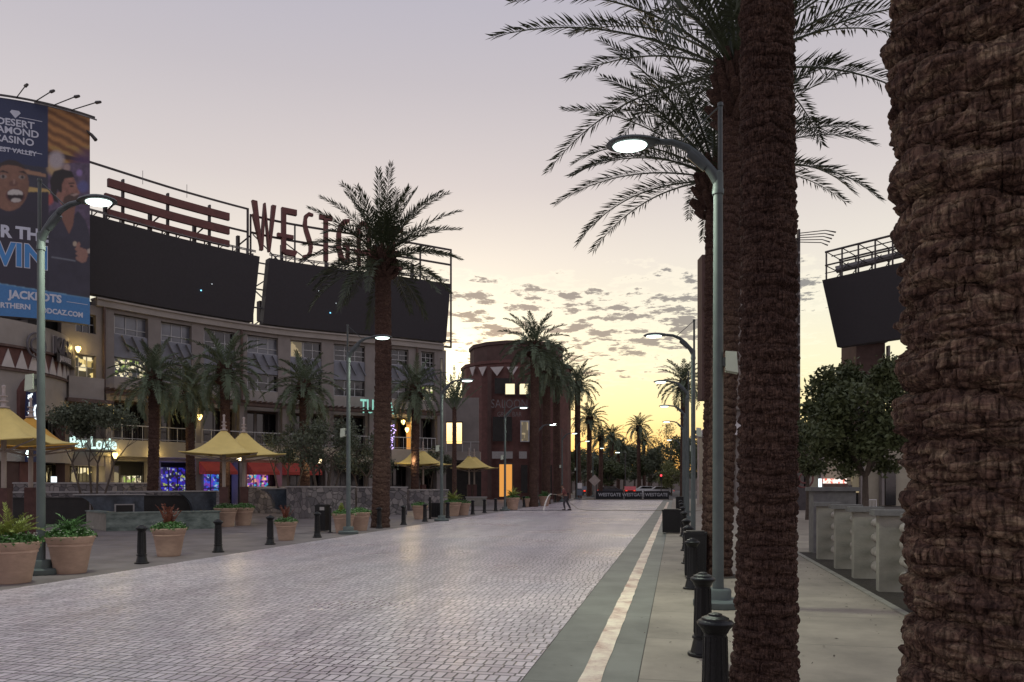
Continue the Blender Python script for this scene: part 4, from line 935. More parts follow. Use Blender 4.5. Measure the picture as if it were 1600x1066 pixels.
wall_thing('stone_planter', 'rubble stone planter wall left of the tall palm trunk', 'planter', 482, 555, 39, 41.2, 1.66, 2.0, 'rubble', 'stone_cap', .07)
wall_thing('stone_planter', 'rubble stone planter wall passing behind the tall palm trunk', 'planter', 558, 636, 43, 44.6, 1.62, 2.0, 'rubble', 'stone_cap', .07)
wall_thing('stone_planter', 'farther rubble stone wall between the tall palm and the brick tower', 'planter', 640, 700, 52, 54, 1.40, 1.5, 'rubble', 'stone_cap', .07)
wall_thing('basin_wall', 'low grey wall at the foot of the far umbrellas', 'wall', 728, 760, 62, 62, .75, .6, 'concrete_pier', 'stone_cap', .07)
# ------------------------------------------------------------------ piers and cast rails on the right
pl = ['nearest', 'second nearest', 'third nearest', 'fourth nearest', 'fifth nearest', 'sixth nearest', 'seventh nearest']
ys = [8.1, 9.9, 11.7, 13.5, 15.3, 16.95, 19.0]
pp = None
for i, y in enumerate(ys):
    lb = f'{pl[i]} slim concrete pier in the row right of the second trunk'
    if pp is None:
        pp = thing('concrete_pier', lb, 'pier', (3.43, y), 0, 'concrete piers along the planting bed')
        MB().box((0,0,.625), (.42,.20,1.25)).build('shaft', 'concrete_pier', pp); MB().box((0,0,1.29), (.60,.34,.09)).build('cap', 'pier_cap', pp)
    else: dup(pp, (3.43, y), 0, lb)
for i in range(len(ys)-1):
    y0, y1 = ys[i]+.1, ys[i+1]-.1
    t = thing('railing', f'rounded cast rails between the {pl[i]} and {pl[i+1]} concrete piers', 'railing', (3.60, (y0+y1)/2), 0, 'cast rails between the piers')
    L_ = y1-y0
    for k in range(4):
        mb = MB(); pts = [(-.16*sin(pi*s/10), -L_/2+L_*s/10, .28+.26*k) for s in range(11)]
        mb.tube(pts, .072, 10); mb.build('rail', 'cast_rail', t, True)
t = thing('stone_pier', 'broad grey brick pier at the far end of the concrete piers', 'pier', (3.9, 20.9)); MB().box((0,0,.79), (1.0,.7,1.58)).build('shaft', 'pier_cap', t)
MB().box((0,0,1.63), (1.16,.86,.10)).build('cap', 'pier_cap', t)
# ------------------------------------------------------------------ banners across the far end
def barrier(label, a, b, d, txt):
    pa, pb = P(a, d), P(b, d+ (b-a)*.0); c = (pa+pb)/2; tx = Vector(((pb-pa).x, (pb-pa).y, 0)).normalized(); n = Vector((tx.y,-tx.x,0)); L_ = (pb-pa).length
    t = thing('barrier', label, 'barrier', (c.x, c.y), 0, 'black banner barriers across the far end')
    MB().slab([(-L_/2,.08),(L_/2,.08),(L_/2,1.0),(-L_/2,1.0)], (0,0,0), tx, (0,0,1), n, .04).build('banner', 'barrier', t)
    mb = MB()
    for u in (-L_/2, L_/2): mb.tube([tx*u-n*.03, tx*u-n*.03+Vector((0,0,1.1))], .035, 8)
    mb.build('post', 'steel_grey', t)
    text_on(txt, .52, n*.045+Vector((0,0,.42)), tx, (0,0,1), n, 'letter_white', 'lettering', t, .005, .012, sx=.95)
    return t
barrier('black lettered banner barrier, leftmost of three', 931, 974, 86.5, 'WESTGATE'); barrier('black lettered banner barrier, middle of three', 976, 1003, 86.5, 'WESTGATE'); barrier('black lettered banner barrier, rightmost of three', 1006, 1045, 86.5, 'WESTGATE')
# small signs at the far left of the barriers
q = P(929, 88); t = thing('road_sign', 'diamond road sign seen on the left of the banners', 'road sign', tuple(q))
MB().tube([(0,0,0),(0,0,2.4)], .04, 8).build('post', 'steel_grey', t); MB().slab([(0,-.68),(.68,0),(0,.68),(-.68,0)], (0,-.05,2.2), (cY,sY,0), (0,0,1), (sY,-cY,0), .02).build('sign_panel', 'mast', t)
q = P(906, 84); t = thing('road_sign', 'small white and blue sign on a post beyond the tower', 'road sign', tuple(q))
MB().tube([(0,0,0),(0,0,2.1)], .04, 8).build('post', 'steel_grey', t); MB().slab([(-.24,1.3),(.24,1.3),(.24,1.9),(-.24,1.9)], (0,-.05,0), (cY,sY,0), (0,0,1), (sY,-cY,0), .02).build('sign_panel', 'white_paint', t)
MB().slab([(-.30,.55),(.30,.55),(.30,1.2),(-.30,1.2)], (0,-.05,0), (cY,sY,0), (0,0,1), (sY,-cY,0), .02).build('sign_panel', 'cab_blue', t)
# cars far beyond
def car(label, loc, rz, m):
    t = thing('parked_car', label, 'car', loc, rz, 'cars parked beyond the cross street')
    side = [(-2.2,.35),(2.2,.35),(2.25,.7),(2.1,.85),(1.2,.98),(.6,1.42),(-1.1,1.45),(-1.8,1.0),(-2.2,.92)]
    MB().slab(side, (0,-.85,0), (1,0,0), (0,0,1), (0,1,0), 1.7).build('body', m, t)
    MB().slab([(-1.55,1.02),(1.05,1.0),(.52,1.36),(-1.02,1.38)], (0,-.865,0), (1,0,0), (0,0,1), (0,1,0), 1.73).build('window', 'glass_dark', t)
    for x in (-1.4,1.4):
        for y in (-.8,.8): MB().tube([(x,y-.1,.32),(x,y+.1,.32)], .32, 14).build('wheel', 'tyre', t)
    for y in (-.6,.6): MB().box((-2.23,y,.75), (.06,.3,.14)).build('tail_light', 'tail', t)
    return t
q = P(984, 118); car('red car parked beyond the middle banner', tuple(q), R(96), 'car_red')
q = P(1030, 122); c2 = car('white car parked beyond the right banner', tuple(q), R(185), 'car_white')
q = P(914, 120); c3 = car('dark car just right of the brick tower base', tuple(q), R(80), 'car_dark')
q = P(955, 132); dup(c3, tuple(q), R(4), 'dark car beyond the left banner')
q = P(1012, 135); dup(c2, tuple(q), R(10), 'white car parked farther back between middle palms and right banner')
for px, py, d, m_, lb in ((977, 708, 130, 'lens_cool', 'lit far street lamp above the trees left of the middle palms'), (932, 722, 135, 'lens_cool', 'lit far street lamp between the first far palms')):
    q = P(px, d); z = Zat(py, d); t = thing('street_lamp', lb, 'street lamp', tuple(q), 0, 'far lit lamps')
    MB().tube([(0,0,0),(0,0,z),(-1.0,0,z+.2)], [.1,.08,.05], 8).build('pole', 'steel_dark', t); MB().box((-1.3,0,z+.18), (.9,.4,.12)).build('lamp_head', 'steel_dark', t); MB().box((-1.3,0,z+.08), (.7,.32,.08)).build('lens', m_, t)
q = P(1033, 110); t = thing('traffic_light', 'traffic light showing red beyond the right banner', 'traffic light', tuple(q)); MB().tube([(0,0,0),(0,0,2.4)], .06, 8).build('post', 'steel_dark', t)
MB().box((0,0,2.75), (.34,.3,.95)).build('housing', 'black_iron', t); MB().tube([(0,-.14,3.02),(0,-.2,3.02)], .16, 12).build('red_light', 'neon_red', t)
# ------------------------------------------------------------------ the man washing the paving
def skin_obj(name, nodes, edges, m, parent, root=0, sub=2):
    me = bpy.data.meshes.new(name); me.from_pydata([n[:3] for n in nodes], edges, []); o = bpy.data.objects.new(name, me); COL.objects.link(o)
    md = o.modifiers.new('skin', 'SKIN'); md.use_smooth_shade = True
    for i, n in enumerate(nodes):
        sv = me.skin_vertices[0].data[i]; rr = n[3]; sv.radius = rr if isinstance(rr, tuple) else (rr, rr); sv.use_root = (i == root)
    o.modifiers.new('sub', 'SUBSURF').levels = sub; o.modifiers['sub'].render_levels = sub
    me.materials.append(M[m]); o.parent = parent; return o
def worker():
    q = P(884, 51.5); t = thing('person', 'person in maroon top and dark trousers bending forward to hose the paving', 'person', tuple(q), YAW)
    # faces left (-x), leaning, weight on the front foot
    N_ = [(0.02,0,.90,(.13,.15)), (-.03,0,1.08,(.14,.12)), (-.11,0,1.28,(.19,.13)), (-.17,0,1.42,(.10,.09)), (-.20,0,1.50,(.055,.055)), (-.25,-.0,1.60,(.085,.095)), (-.255,0,1.68,(.075,.085)),
          (-.15,-.19,1.36,.06), (-.24,-.23,1.12,.045), (-.46,-.18,1.06,.032), (-.53,-.16,1.06,.03),
          (-.15,.19,1.36,.06), (-.10,.25,1.10,.045), (-.34,.20,.98,.032), (-.41,.17,.98,.03),
          (0,-.10,.84,.095), (-.14,-.11,.48,.062), (-.06,-.11,.09,.042), (-.20,-.11,.04,.035),
          (.02,.10,.84,.095), (.14,.11,.48,.062), (.32,.11,.12,.042), (.20,.11,.04,.035)]
    E = [(0,1),(1,2),(2,3),(3,4),(4,5),(5,6),(2,7),(7,8),(8,9),(9,10),(2,11),(11,12),(12,13),(13,14),(0,15),(15,16),(16,17),(17,18),(0,19),(19,20),(20,21),(21,22)]
    skin_obj('body', N_, E, 'skin', t)
    g = lambda n, k: (n[0], n[1], n[2], tuple(r*k for r in n[3]) if isinstance(n[3], tuple) else n[3]*k)
    sh = [g(N_[0],1.12), g(N_[1],1.14), g(N_[2],1.12), g(N_[3],1.15), g(N_[7],1.25), g(N_[8],1.3), g(N_[11],1.25), g(N_[12],1.3)]
    skin_obj('shirt', sh, [(0,1),(1,2),(2,3),(2,4),(4,5),(2,6),(6,7)], 'cloth_maroon', t)
    tr = [g(N_[0],1.10), g(N_[15],1.18), g(N_[16],1.25), g(N_[17],1.35), g(N_[19],1.18), g(N_[20],1.25), g(N_[21],1.35)]
    skin_obj('trousers', tr, [(0,1),(1,2),(2,3),(0,4),(4,5),(5,6)], 'cloth_dark', t)
    for x, y in ((-.14,-.11),(.26,.11)): MB().box((x,y,.045), (.28,.11,.09), taper=.8).build('shoe', 'hair', t)
    mb = MB(); mb.lathe([(.0,.10),(.05,.095),(.085,.06),(.10,0)], c=(-.25,0,1.66), n=16); mb.box((-.35,0,1.67), (.14,.13,.012)); mb.build('cap', 'hair', t, True)
    hm = MB()
    for sy, hx, hz in ((-.16,-.55,1.06),(.17,-.43,.98)):
        for k in range(4): hm.tube([(hx, sy, hz+.02-.014*k), (hx-.035, sy+.01, hz+.015-.014*k), (hx-.035, sy+.035, hz+.01-.014*k)], [.009,.008,.007], 5)
        hm.tube([(hx+.02, sy, hz+.03), (hx-.01, sy+.02, hz+.045)], [.011,.008], 5)
    hm.build('fingers', 'skin', t)
    t2 = thing('spray_wand', 'spray wand held by the bending person', 'wand', tuple(q), YAW)
    MB().tube([(-.30,.17,.96),(-.60,-.12,1.05),(-.95,-.25,1.10)], [.018,.018,.014], 8).build('lance', 'hose', t2)
    t3 = thing('water_jet', 'pale arc of water falling from the wand to the paving', 'water jet', tuple(q), YAW)
    mb = MB(); pts = []
    for k in range(15):
        s = k/14; pts.append((-.95-.55*s, -.25, 1.10+.15*s-1.22*s*s))
    mb.tube(pts, [.016+.04*(k/14) for k in range(15)], 8); mb.build('stream', 'water', t3, True)
    hp = [(-.30,.17,.95),(.1,.2,.75),(.35,.1,.45),(.8,-.1,.12),(1.4,-.3,.02),(2.3,-.45,.02),(5,-.5,.02),(9,-.3,.02)]
    o = MB().tube([Vector(p_) for p_ in hp], .02, 6).build('hose', 'hose'); o.location = (q.x, q.y, 0); o.rotation_euler = (0,0,YAW); tag(o, 'long pale hose trailing right from the bending person', 'hose')
    hp = [(.3,0,.015),(-2,-.3,.015),(-5,-.2,.015),(-9,.1,.015),(-14,.4,.015)]
    o = MB().tube([Vector(p_) for p_ in hp], .03, 6).build('hose', 'cloth_dark'); o.location = (q.x, q.y, 0); o.rotation_euler = (0,0,YAW); tag(o, 'dark hose lying across the paving left of the bending person', 'hose')
worker()
# ------------------------------------------------------------------ the curved office building with the screens
_yr = np.array([(40,449),(100,459),(160,470),(263,489),(330,500),(388,509),(438,516),(520,524),(625,533),(700,541)], float)
_px = np.linspace(45, 700, 400); _y = np.interp(_px, _yr[:,0], _yr[:,1]); _k = np.ones(41)/41
_y = np.convolve(np.pad(_y, 20, mode='reflect', reflect_type='odd'), _k, 'valid'); _d = (13.5-EYE)*FPX/(HY-_y)
FX = np.array([P(a, b) for a, b in zip(_px, _d)]); FT = np.gradient(FX, axis=0); FT /= np.linalg.norm(FT, axis=1)[:,None]; FN = np.stack([FT[:,1], -FT[:,0]], 1)
def cam_px(x, y): xc, d = x*cY+y*sY, -x*sY+y*cY; return CXP+xc/d*FPX, d
_cache = {}
def FO(px, o):
    k = round(o, 3)
    if k not in _cache:
        Q = FX+FN*k; c = np.array([cam_px(*q)[0] for q in Q]); _cache[k] = (c, Q)
    c, Q = _cache[k]; x = np.interp(px, c, Q[:,0]); y = np.interp(px, c, Q[:,1])
    if px > c[-1]: e = Q[-1]+(Q[-1]-Q[-2])/(c[-1]-c[-2])*(px-c[-1]); x, y = e
    i = int(np.clip(np.searchsorted(c, px), 0, len(c)-1)); return Vector((x, y)), Vector(FN[i])
def fbox(mb, a, b, z0, z1, back, front, seg=1):
    for s in range(seg):
        a2, b2 = a+(b-a)*s/seg, a+(b-a)*(s+1)/seg
        (pa, na), (pb, nb) = FO(a2, front), FO(b2, front); n = (na+nb).normalized(); t = front-back
        mb.hexa([pa, pb, pb-n*t, pa-n*t], z0, z1)
    return mb
def zf(py, px, o=0):
    p, n = FO(px, o); return Zat(py, cam_px(p.x, p.y)[1])
def window(parent, a, b, z0, z1, pane='glass_dark', nx=2, ny=2, fr='frame_white', back=-.45, fw=.05, rowz=None):
    f = MB(); fa, _ = FO(a, back+.06); fb, _ = FO(b, back+.06); L_ = (fb-fa).length; w = fw/L_*(b-a)
    for i in range(nx+1):
        c = a+(b-a)*i/nx; c = min(max(c, a+w/2), b-w/2); fbox(f, c-w/2, c+w/2, z0, z1, back+.03, back+.09)
    zs = [z0+(z1-z0)*j/ny for j in range(ny+1)] if rowz is None else [z0]+rowz+[z1]
    for z in zs:
        z = min(max(z, z0+fw/2), z1-fw/2); fbox(f, a, b, z-fw/2, z+fw/2, back+.032, back+.084)
    o = f.build('window', fr, parent); fbox(MB(), a, b, z0, z1, back-.1, back+.02); m = MB(); fbox(m, a, b, z0, z1, back-.1, back+.03); m.build('pane', pane, o); return o
B = thing('office_building', 'long curved tan office building under the black screens', 'building', (FX[200][0], FX[200][1], 0))
bl = Vector((FX[200][0], FX[200][1], 0))
def bpart(mb, name, m, parent=None, sm=False):
    """build in world coordinates, then hang on the building"""
    par = parent or B; mb.v = [tuple(Vector(v)-bl) for v in mb.v]; return mb.build(name, m, par, sm)
_MB = MB
class BP(_MB):
    def build(s, name, m, parent=None, smooth=False, loc=None):
        s.v = [tuple(Vector(v)-bl) for v in s.v]; return _MB.build(s, name, m, parent, smooth, loc)
MB = BP          # the builders below work in world coordinates relative to the building's base
edges = [168, 242, 309, 377, 444, 512, 580, 648, 684]
wall, light, spand, trim = MB(), MB(), MB(), MB()
zr = 13.5
for i in range(len(edges)-1):
    a, b = edges[i], edges[i+1]; w = b-a; wa, wb = a+w*.14, a+w*.86
    if i == len(edges)-2: wa, wb = a+w*.28, a+w*.86
    fbox(wall, a, wa, 0, zr-.4, -.6, 0); fbox(wall, wb, b, 0, zr-.4, -.6, 0)
    fbox(wall, wa, wb, 12.85, zr-.4, -.6, -.02)
    fbox(spand, wa, wb, 10.05, 11.55, -.6, -.12)
    fbox(light, wa, wb, 7.25, 8.75, -.6, -.03)
    # little pointed fins on the grey panels
    tri = MB()
    for k in range(3):
        c = wa+(wb-wa)*(.2+.3*k); p_, n = FO(c, -.1); t_ = Vector((-n.y, n.x)); 
        tri.slab([(-.05,11.45),(.55,10.5),(.45,10.5)], (p_.x,p_.y,0), (t_.x,t_.y,0), (0,0,1), (n.x,n.y,0), .28)
    tri.build('panel_fin', 'stucco_grey', B)
    top = ['glass_blind','glass_blind','glass_dark','glass_blind','lit_office','glass_dark','glass_dark','glass_dark'][i]
    if i == 4:
        mid = wa+(wb-wa)*.4; window(B, wa, mid-.4, 11.58, 12.82, 'lit_office', 1, 1); window(B, mid+.4, wb, 11.58, 12.82, 'glass_dark', 2, 2)
    else: window(B, wa, wb, 11.58, 12.82, top, 3, 2, rowz=[11.98] if i < 5 else [12.0, 12.4])
    window(B, wa, wb, 8.78, 10.02, ['lit_shelf','lit_office','glass_dark','glass_dark','glass_dark','glass_dark','glass_dark','lit_shelf'][i] if i in (0,7) else 'glass_dark', 3, 2)
    # second floor: deep terrace with glazing
    window(B, wa-w*.06, wb+w*.06, 4.62, 7.15, 'glass_dark', 3, 3, 'frame_dark', back=-1.2, rowz=[5.7])
    fbox(wall, a+w*.30, a+w*.36, 4.62, 7.15, -1.4, -1.05) if i % 2 else None
    # ground floor storefront
    gm = ['lit_shelf','lit_blue','lit_violet','lit_pink','glass_dark','glass_dark','glass_dark','glass_dark'][i]
    g0, g1 = (wa+w*.12, wb-w*.18)
    if i in (0,1,2,3):
        g0, g1 = [(189,222),(250,291),(316,356),(384,420)][i]
        z0_, z1_ = zf(766, g0), [zf(742,g0), zf(729,g0), zf(737,g0), zf(736,g0)][i]
        window(B, g0, g1, .25, z1_, gm, 4 if i == 0 else 3, 4 if i == 0 else 2, 'frame_dark', back=-1.0)
        window(B, wa-w*.05, g0-1, .25, 3.0, 'glass_dark', 1, 1, 'frame_dark', back=-1.0); window(B, g1+1, wb+w*.05, .25, 3.0, 'glass_dark', 1, 1, 'frame_dark', back=-1.0)
    else: window(B, wa-w*.05, wb+w*.05, .25, 3.1, 'glass_dark', 4, 2, 'frame_dark', back=-1.0)
# cornice, ceilings, slabs
A0, A1 = 166, 690
fbox(trim, 152, 694, 13.1, 13.5, -.6, .22, 24); fbox(trim, 152, 694, 13.5, 13.62, -.6, .34, 24)
trim.build('cornice', 'stucco_light', B)
wall.build('wall', 'stucco', B); light.build('parapet', 'stucco_light', B); spand.build('spandrel_panel', 'stucco_grey', B)
m = MB(); fbox(m, 150, 693, 3.55, 4.6, -2.6, 1.1, 24); m.build('terrace_slab', 'cream', B)
m = MB(); fbox(m, 150, 693, 3.3, 3.54, -2.6, .2, 24); m.build('ceiling_band', 'cream', B)
m = MB(); fbox(m, 168, 684, 7.16, 7.24, -2.4, -.62, 24); m.build('terrace_ceiling', 'dark_wood', B)
m = MB(); fbox(m, 50, 694, -.1, 13.3, -9.0, -2.7, 24); m.build('rear_body', 'stucco', B)
m = MB(); fbox(m, 50, 694, 13.3, 13.45, -9.0, -.61, 24); m.build('roof', 'steel_grey', B)
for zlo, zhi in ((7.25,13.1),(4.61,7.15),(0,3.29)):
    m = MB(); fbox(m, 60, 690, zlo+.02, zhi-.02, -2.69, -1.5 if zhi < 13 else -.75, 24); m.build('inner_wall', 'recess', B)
# terrace columns, pergola, rail
for e in edges[:-1]+[686]:
    fbox(m_ := MB(), e-2.6, e+4.5, 4.6, 7.6, .35, .85).build('column', 'stucco', B); fbox(m_ := MB(), e-3.5, e+5.5, 0, 3.55, .1, .95).build('column', 'stucco', B)
m = MB(); fbox(m, 166, 692, 7.45, 7.65, .55, .85, 24); fbox(m, 166, 692, 7.45, 7.62, 1.25, 1.4, 24); m.build('pergola_beam', 'dark_wood', B)
m = MB()
for c in np.arange(170, 690, 8.5): fbox(m, c, c+1.6, 7.66, 7.80, -.02, 1.8)
m.build('pergola_slats', 'dark_wood', B)
for i in range(len(edges)-1):
    rail = MB(); a, b = edges[i]+7, edges[i+1]-3
    fbox(rail, a, b, 5.52, 5.58, 1.0, 1.05, 3); fbox(rail, a, b, 4.68, 4.72, 1.0, 1.05, 3)
    for c in np.linspace(a, b, 5): fbox(rail, c-.3, c+.3, 4.6, 5.55, 1.0, 1.05)
    rail.build('terrace_rail', 'frame_white', B)
m = MB()
for i in range(8):
    a, b = edges[i]+8, edges[i+1]-4
    for c in np.linspace(a+1, b-1, 22): fbox(m, c-.12, c+.12, 4.72, 5.52, 1.015, 1.035)
m.build('rail_bars', 'frame_dark', B)
# right end of the building
p0, n0 = FO(684, 0); p1, _ = FO(697, 0); 
m = MB(); fbox(m, 684.2, 697, 0, zr-.4, -9.0, 0.003); m.build('end_wall', 'stucco', B)
for z0_, z1_ in ((10.6,12.4),(8.2,10.3)):
    m = MB(); fbox(m, 688, 692, z0_, z1_, -.05, .03); f = m.build('window', 'frame_dark', B)
    m = MB(); fbox(m, 688.4, 691.6, z0_+.06, z1_-.06, .031, .05); m.build('pane', 'glass_sunset', f)
# lower right: tall dark openings, orange lit doorway of the restaurant
m = MB(); fbox(m, 635.5, 642, 4.65, 6.9, .0, .06); m.build('lit_doorway', 'win_orange', B)
# left wing between the round tower and the curved front
L = MB(); fbox(L, 96, 118, 7.3, 13.1, -.6, 0); fbox(L, 150, 167.9, 0, 13.1, -.6, 0); fbox(L, 118, 150, 9.9, 11.3, -.6, 0); fbox(L, 118, 150, 12.5, 13.1, -.6, 0); fbox(L, 96, 150, 7.3, 8.4, -.6, -.3)
L.build('wall', 'stucco', B)
window(B, 118, 150, 11.32, 12.48, 'glass_dark', 3, 2); window(B, 109, 149, 8.42, 9.88, 'lit_yellow', 3, 2)
m = MB(); fbox(m, 108, 163, 7.0, 8.35, -.6, 1.2, 3); m.build('balcony', 'stucco_light', B); m = MB(); fbox(m, 106, 178, 6.75, 6.98, -.6, 1.6, 3); m.build('canopy', 'dark_wood', B)
window(B, 108, 160, 4.65, 6.7, 'glass_dark', 3, 2, 'frame_white', back=-.5)
m = MB(); fbox(m, 100, 166, 2.9, 4.6, -.5, .9, 3); m.build('fascia', 'stucco', B)
window(B, 124, 147, .1, 2.85, 'lit_yellow', 4, 3, 'frame_dark', back=-.6); window(B, 150, 166, .1, 2.85, 'glass_dark', 1, 2, 'frame_dark', back=-.3); window(B, 100, 122, .1, 2.85, 'glass_dark', 2, 2, 'frame_dark', back=-.6)
# downpipes
for c in (163, 378, 652):
    p_, n = FO(c, .12); m = MB(); m.tube([(p_.x,p_.y,0),(p_.x,p_.y,13.3)], .09, 8); m.build('downpipe', 'dark_wood', B)
def sconce(px, py, o, e=22, col=(1,.72,.25), r=.16, red=False):
    p_, n = FO(px, o); z = Zat(py, cam_px(p_.x, p_.y)[1]); m = MB(); m.lathe([(0,-.2),(.06,-.18),(r,.05),(r*.9,.16),(0,.2)], (p_.x, p_.y, z), 12)
    s = m.build('sconce', 'sconce', B, True); m = MB(); m.box((p_.x-n.x*.12, p_.y-n.y*.12, z-.02), (.1,.1,.3)); m.build('bracket', 'frame_dark', s)
    l = bpy.data.lights.new('sconce_glow', 'POINT'); l.energy = e; l.color = col; l.shadow_soft_size = .1; o_ = bpy.data.objects.new('sconce_glow', l); COL.objects.link(o_); o_.location = (p_.x+n.x*.25, p_.y+n.y*.25, z+.05)
for px, py, o, e in ((122,546,.25,30),(176,644,1.05,20),(244,646,1.05,20),(312,652,1.05,20),(630,660,.35,22),(636,672,.9,22),(180,712,1.15,25),(242,712,1.15,20)): sconce(px, py, o, e)
# soft light inside the awning bays
for px, z, e, col in ((268,2.4,22,(.25,.25,1)),(335,2.2,22,(.3,.3,1)),(402,2.2,22,(1,.45,.6)),(205,2.2,18,(1,.8,.4)),(136,2.2,22,(1,.8,.4))):
    p_, n = FO(px, .2); l = bpy.data.lights.new('shop_glow', 'POINT'); l.energy = e; l.color = col; l.shadow_soft_size = .4; o_ = bpy.data.objects.new('shop_glow', l); COL.objects.link(o_); o_.location = (p_.x, p_.y, z)
# awnings
for a, b, lb in ((311,360,'x'),(386,427,'x'),(441,496,'x')):
    m = MB(); (q0,n0_),(q1,n1_) = FO(a, 1.0), FO(b, 1.0); n = (n0_+n1_).normalized(); e0, e1 = q0+n*1.1, q1+n*1.1
    zt, zb = 3.35, 2.45
    m.add([(q0.x,q0.y,zt),(q1.x,q1.y,zt),(e1.x,e1.y,zb+.22),(e0.x,e0.y,zb+.22),(e0.x,e0.y,zb),(e1.x,e1.y,zb),(q0.x,q0.y,zb),(q1.x,q1.y,zb)], [(0,3,2,1),(3,4,5,2),(0,6,4,3),(1,2,5,7),(0,1,7,6)])
    m.build('awning', 'awning', B)
MB = _MB
def wthing(name, label, cat, base, group=None):
    return thing(name, label, cat, base, 0, group)
class OffMB(_MB):
    off = Vector((0,0,0))
    def build(s, name, m, parent=None, smooth=False, loc=None):
        s.v = [tuple(Vector(v)-OffMB.off) for v in s.v]; return _MB.build(s, name, m, parent, smooth, loc)
# ---- the two screens
def screen(label, at, ab, bt, bb, zt, zb, lean, seg):
    base, _ = FO((at+bt)/2, 1.0); OffMB.off = Vector((base.x, base.y, zb)); t = wthing('led_screen', label, 'screen', (base.x, base.y, zb), 'black led screens on the roof edge')
    vs = []; fs = []
    for i in range(seg+1):
        f = i/seg
        for (a, b, z, o) in ((ab, bb, zb, .35), (at, bt, zt, .35+lean)):
            p_, n = FO(a+(b-a)*f, o)
            for k in (0, .7): vs.append((p_.x-n.x*k, p_.y-n.y*k, z))
    for i in range(seg):
        o = i*4; fs += [(o, o+4, o+6, o+2), (o+1, o+3, o+7, o+5), (o+2, o+6, o+7, o+3), (o, o+1, o+5, o+4)]
    fs += [(0,2,3,1), (seg*4, seg*4+1, seg*4+3, seg*4+2)]
    m = OffMB(); m.add(vs, fs); m.build('screen_panel', 'screen', t)
    return t
s1 = screen('long black led screen on the left above the curved office building', 60, 52, 406, 395, 18.45, 13.75, .75, 14)
s2 = screen('shorter black led screen on the right end of the curved office building', 421, 411, 704, 697, 18.5, 13.75, .75, 10)
# led dots that are lit
def dot(px, py, m_, t, r=.07):
    p_, n = FO(px, .35+.75*((zf(py, px, .7)-13.75)/4.7)+.03); z = Zat(py, cam_px(p_.x, p_.y)[1]); OffMB.off = t.location; m = OffMB(); m.box((p_.x+n.x*.02, p_.y+n.y*.02, z), (r,r,r)); m.build('lit_pixel', m_, t)
dot(314, 454, 'led_blue', s1); dot(331, 444, 'lens_dim', s1, .035); dot(516, 489, 'led_blue', s2); dot(498, 455, 'lens_dim', s2, .05); dot(525, 474, 'lens_dim', s2, .035)
# ---- roof frame with louvres and the letters
base, _ = FO(264, -.6); OffMB.off = Vector((base.x, base.y, 13.5)); t = wthing('roof_frame', 'dark steel frame with three red brown louvre beams above the left screen', 'roof frame', (base.x, base.y, 13.5))
for z0_, z1_ in ((20.75,21.27),(19.75,20.27),(18.85,19.30)):
    m = OffMB(); fbox(m, 170 if z0_ != 19.75 else 165, 359, z0_, z1_, .3, .55, 8); m.build('louvre', 'steel_red', t)
m = OffMB()
for c in (193.5, 263.5, 328.5): fbox(m, c-1.2, c+1.2, 18.3, 21.6, .0, .28)
for c in (166, 236, 305, 373): fbox(m, c-2, c+2, 17.8, 20.3, -1.2, -.9); 
for c in (236-70, 236, 305, 373):
    (q0,_),(q1,_) = FO(c, -.95), FO(c+18, .1); m.bar((q0.x,q0.y,19.6),(q1.x,q1.y,20.15), .07)
fbox(m, 135, 389, 22.0, 22.12, .1, .2, 10); fbox(m, 386, 389, 18.3, 22.0, .1, .2); fbox(m, 180, 389, 20.35, 20.47, -.06, .06, 10)
m.build('steelwork', 'steel_dark', t)
def rails(parent, a, b, n_):
    m = OffMB(); fbox(m, a, b, 18.72, 18.78, .95, 1.0, n_); fbox(m, a, b, 19.02, 19.08, .3, .36, n_); fbox(m, a, b, 18.58, 18.64, .3, .36, n_)
    c = a+4
    while c < b: fbox(m, c-.7, c+.7, 18.3, 19.1, .2, .3); (q0,_),(q1,_) = FO(c, .3), FO(c+9, 1.0); m.bar((q0.x,q0.y,18.6),(q1.x,q1.y,18.8), .04); c += 22
    m.build('catwalk_rail', 'steel_grey', parent)
rails(t, 140, 400, 12)
m = OffMB()
for c in (223, 292, 398):
    p_, _ = FO(c, .4); m.tube([(p_.x,p_.y,21.6),(p_.x,p_.y,22.5)], .02, 4)
m.build('lightning_rod', 'steel_grey', t)
base, _ = FO(540, .4); OffMB.off = Vector((base.x, base.y, 13.5)); t = wthing('roof_sign', 'big red brown roof letters on a steel frame above the right screen', 'sign', (base.x, base.y, 13.5))
m = OffMB()
fbox(m, 391, 706, 21.62, 21.76, .0, .12, 10); fbox(m, 391, 706, 20.35, 20.49, .0, .12, 10)
for c in (392, 461, 530, 598, 657, 705): fbox(m, c-1.1, c+1.1, 18.3 if c < 700 else 13.4, 21.76, .0, .1)
for c in (441, 510, 577, 645): fbox(m, c-1.8, c+1.8, 17.8, 20.3, -1.2, -.9)
fbox(m, 694, 706, 13.35, 13.5, -.1, .1); fbox(m, 694, 706, 13.9, 14.02, -.1, .1)
for a, b in ((395,440),(440,500),(510,460),(570,525)):
    (q0,_),(q1,_) = FO(a, -.2), FO(b, -.2); m.bar((q0.x,q0.y,20.4),(q1.x,q1.y,18.6), .05)
m.build('steelwork', 'steel_dark', t); rails(t, 421, 702, 12)
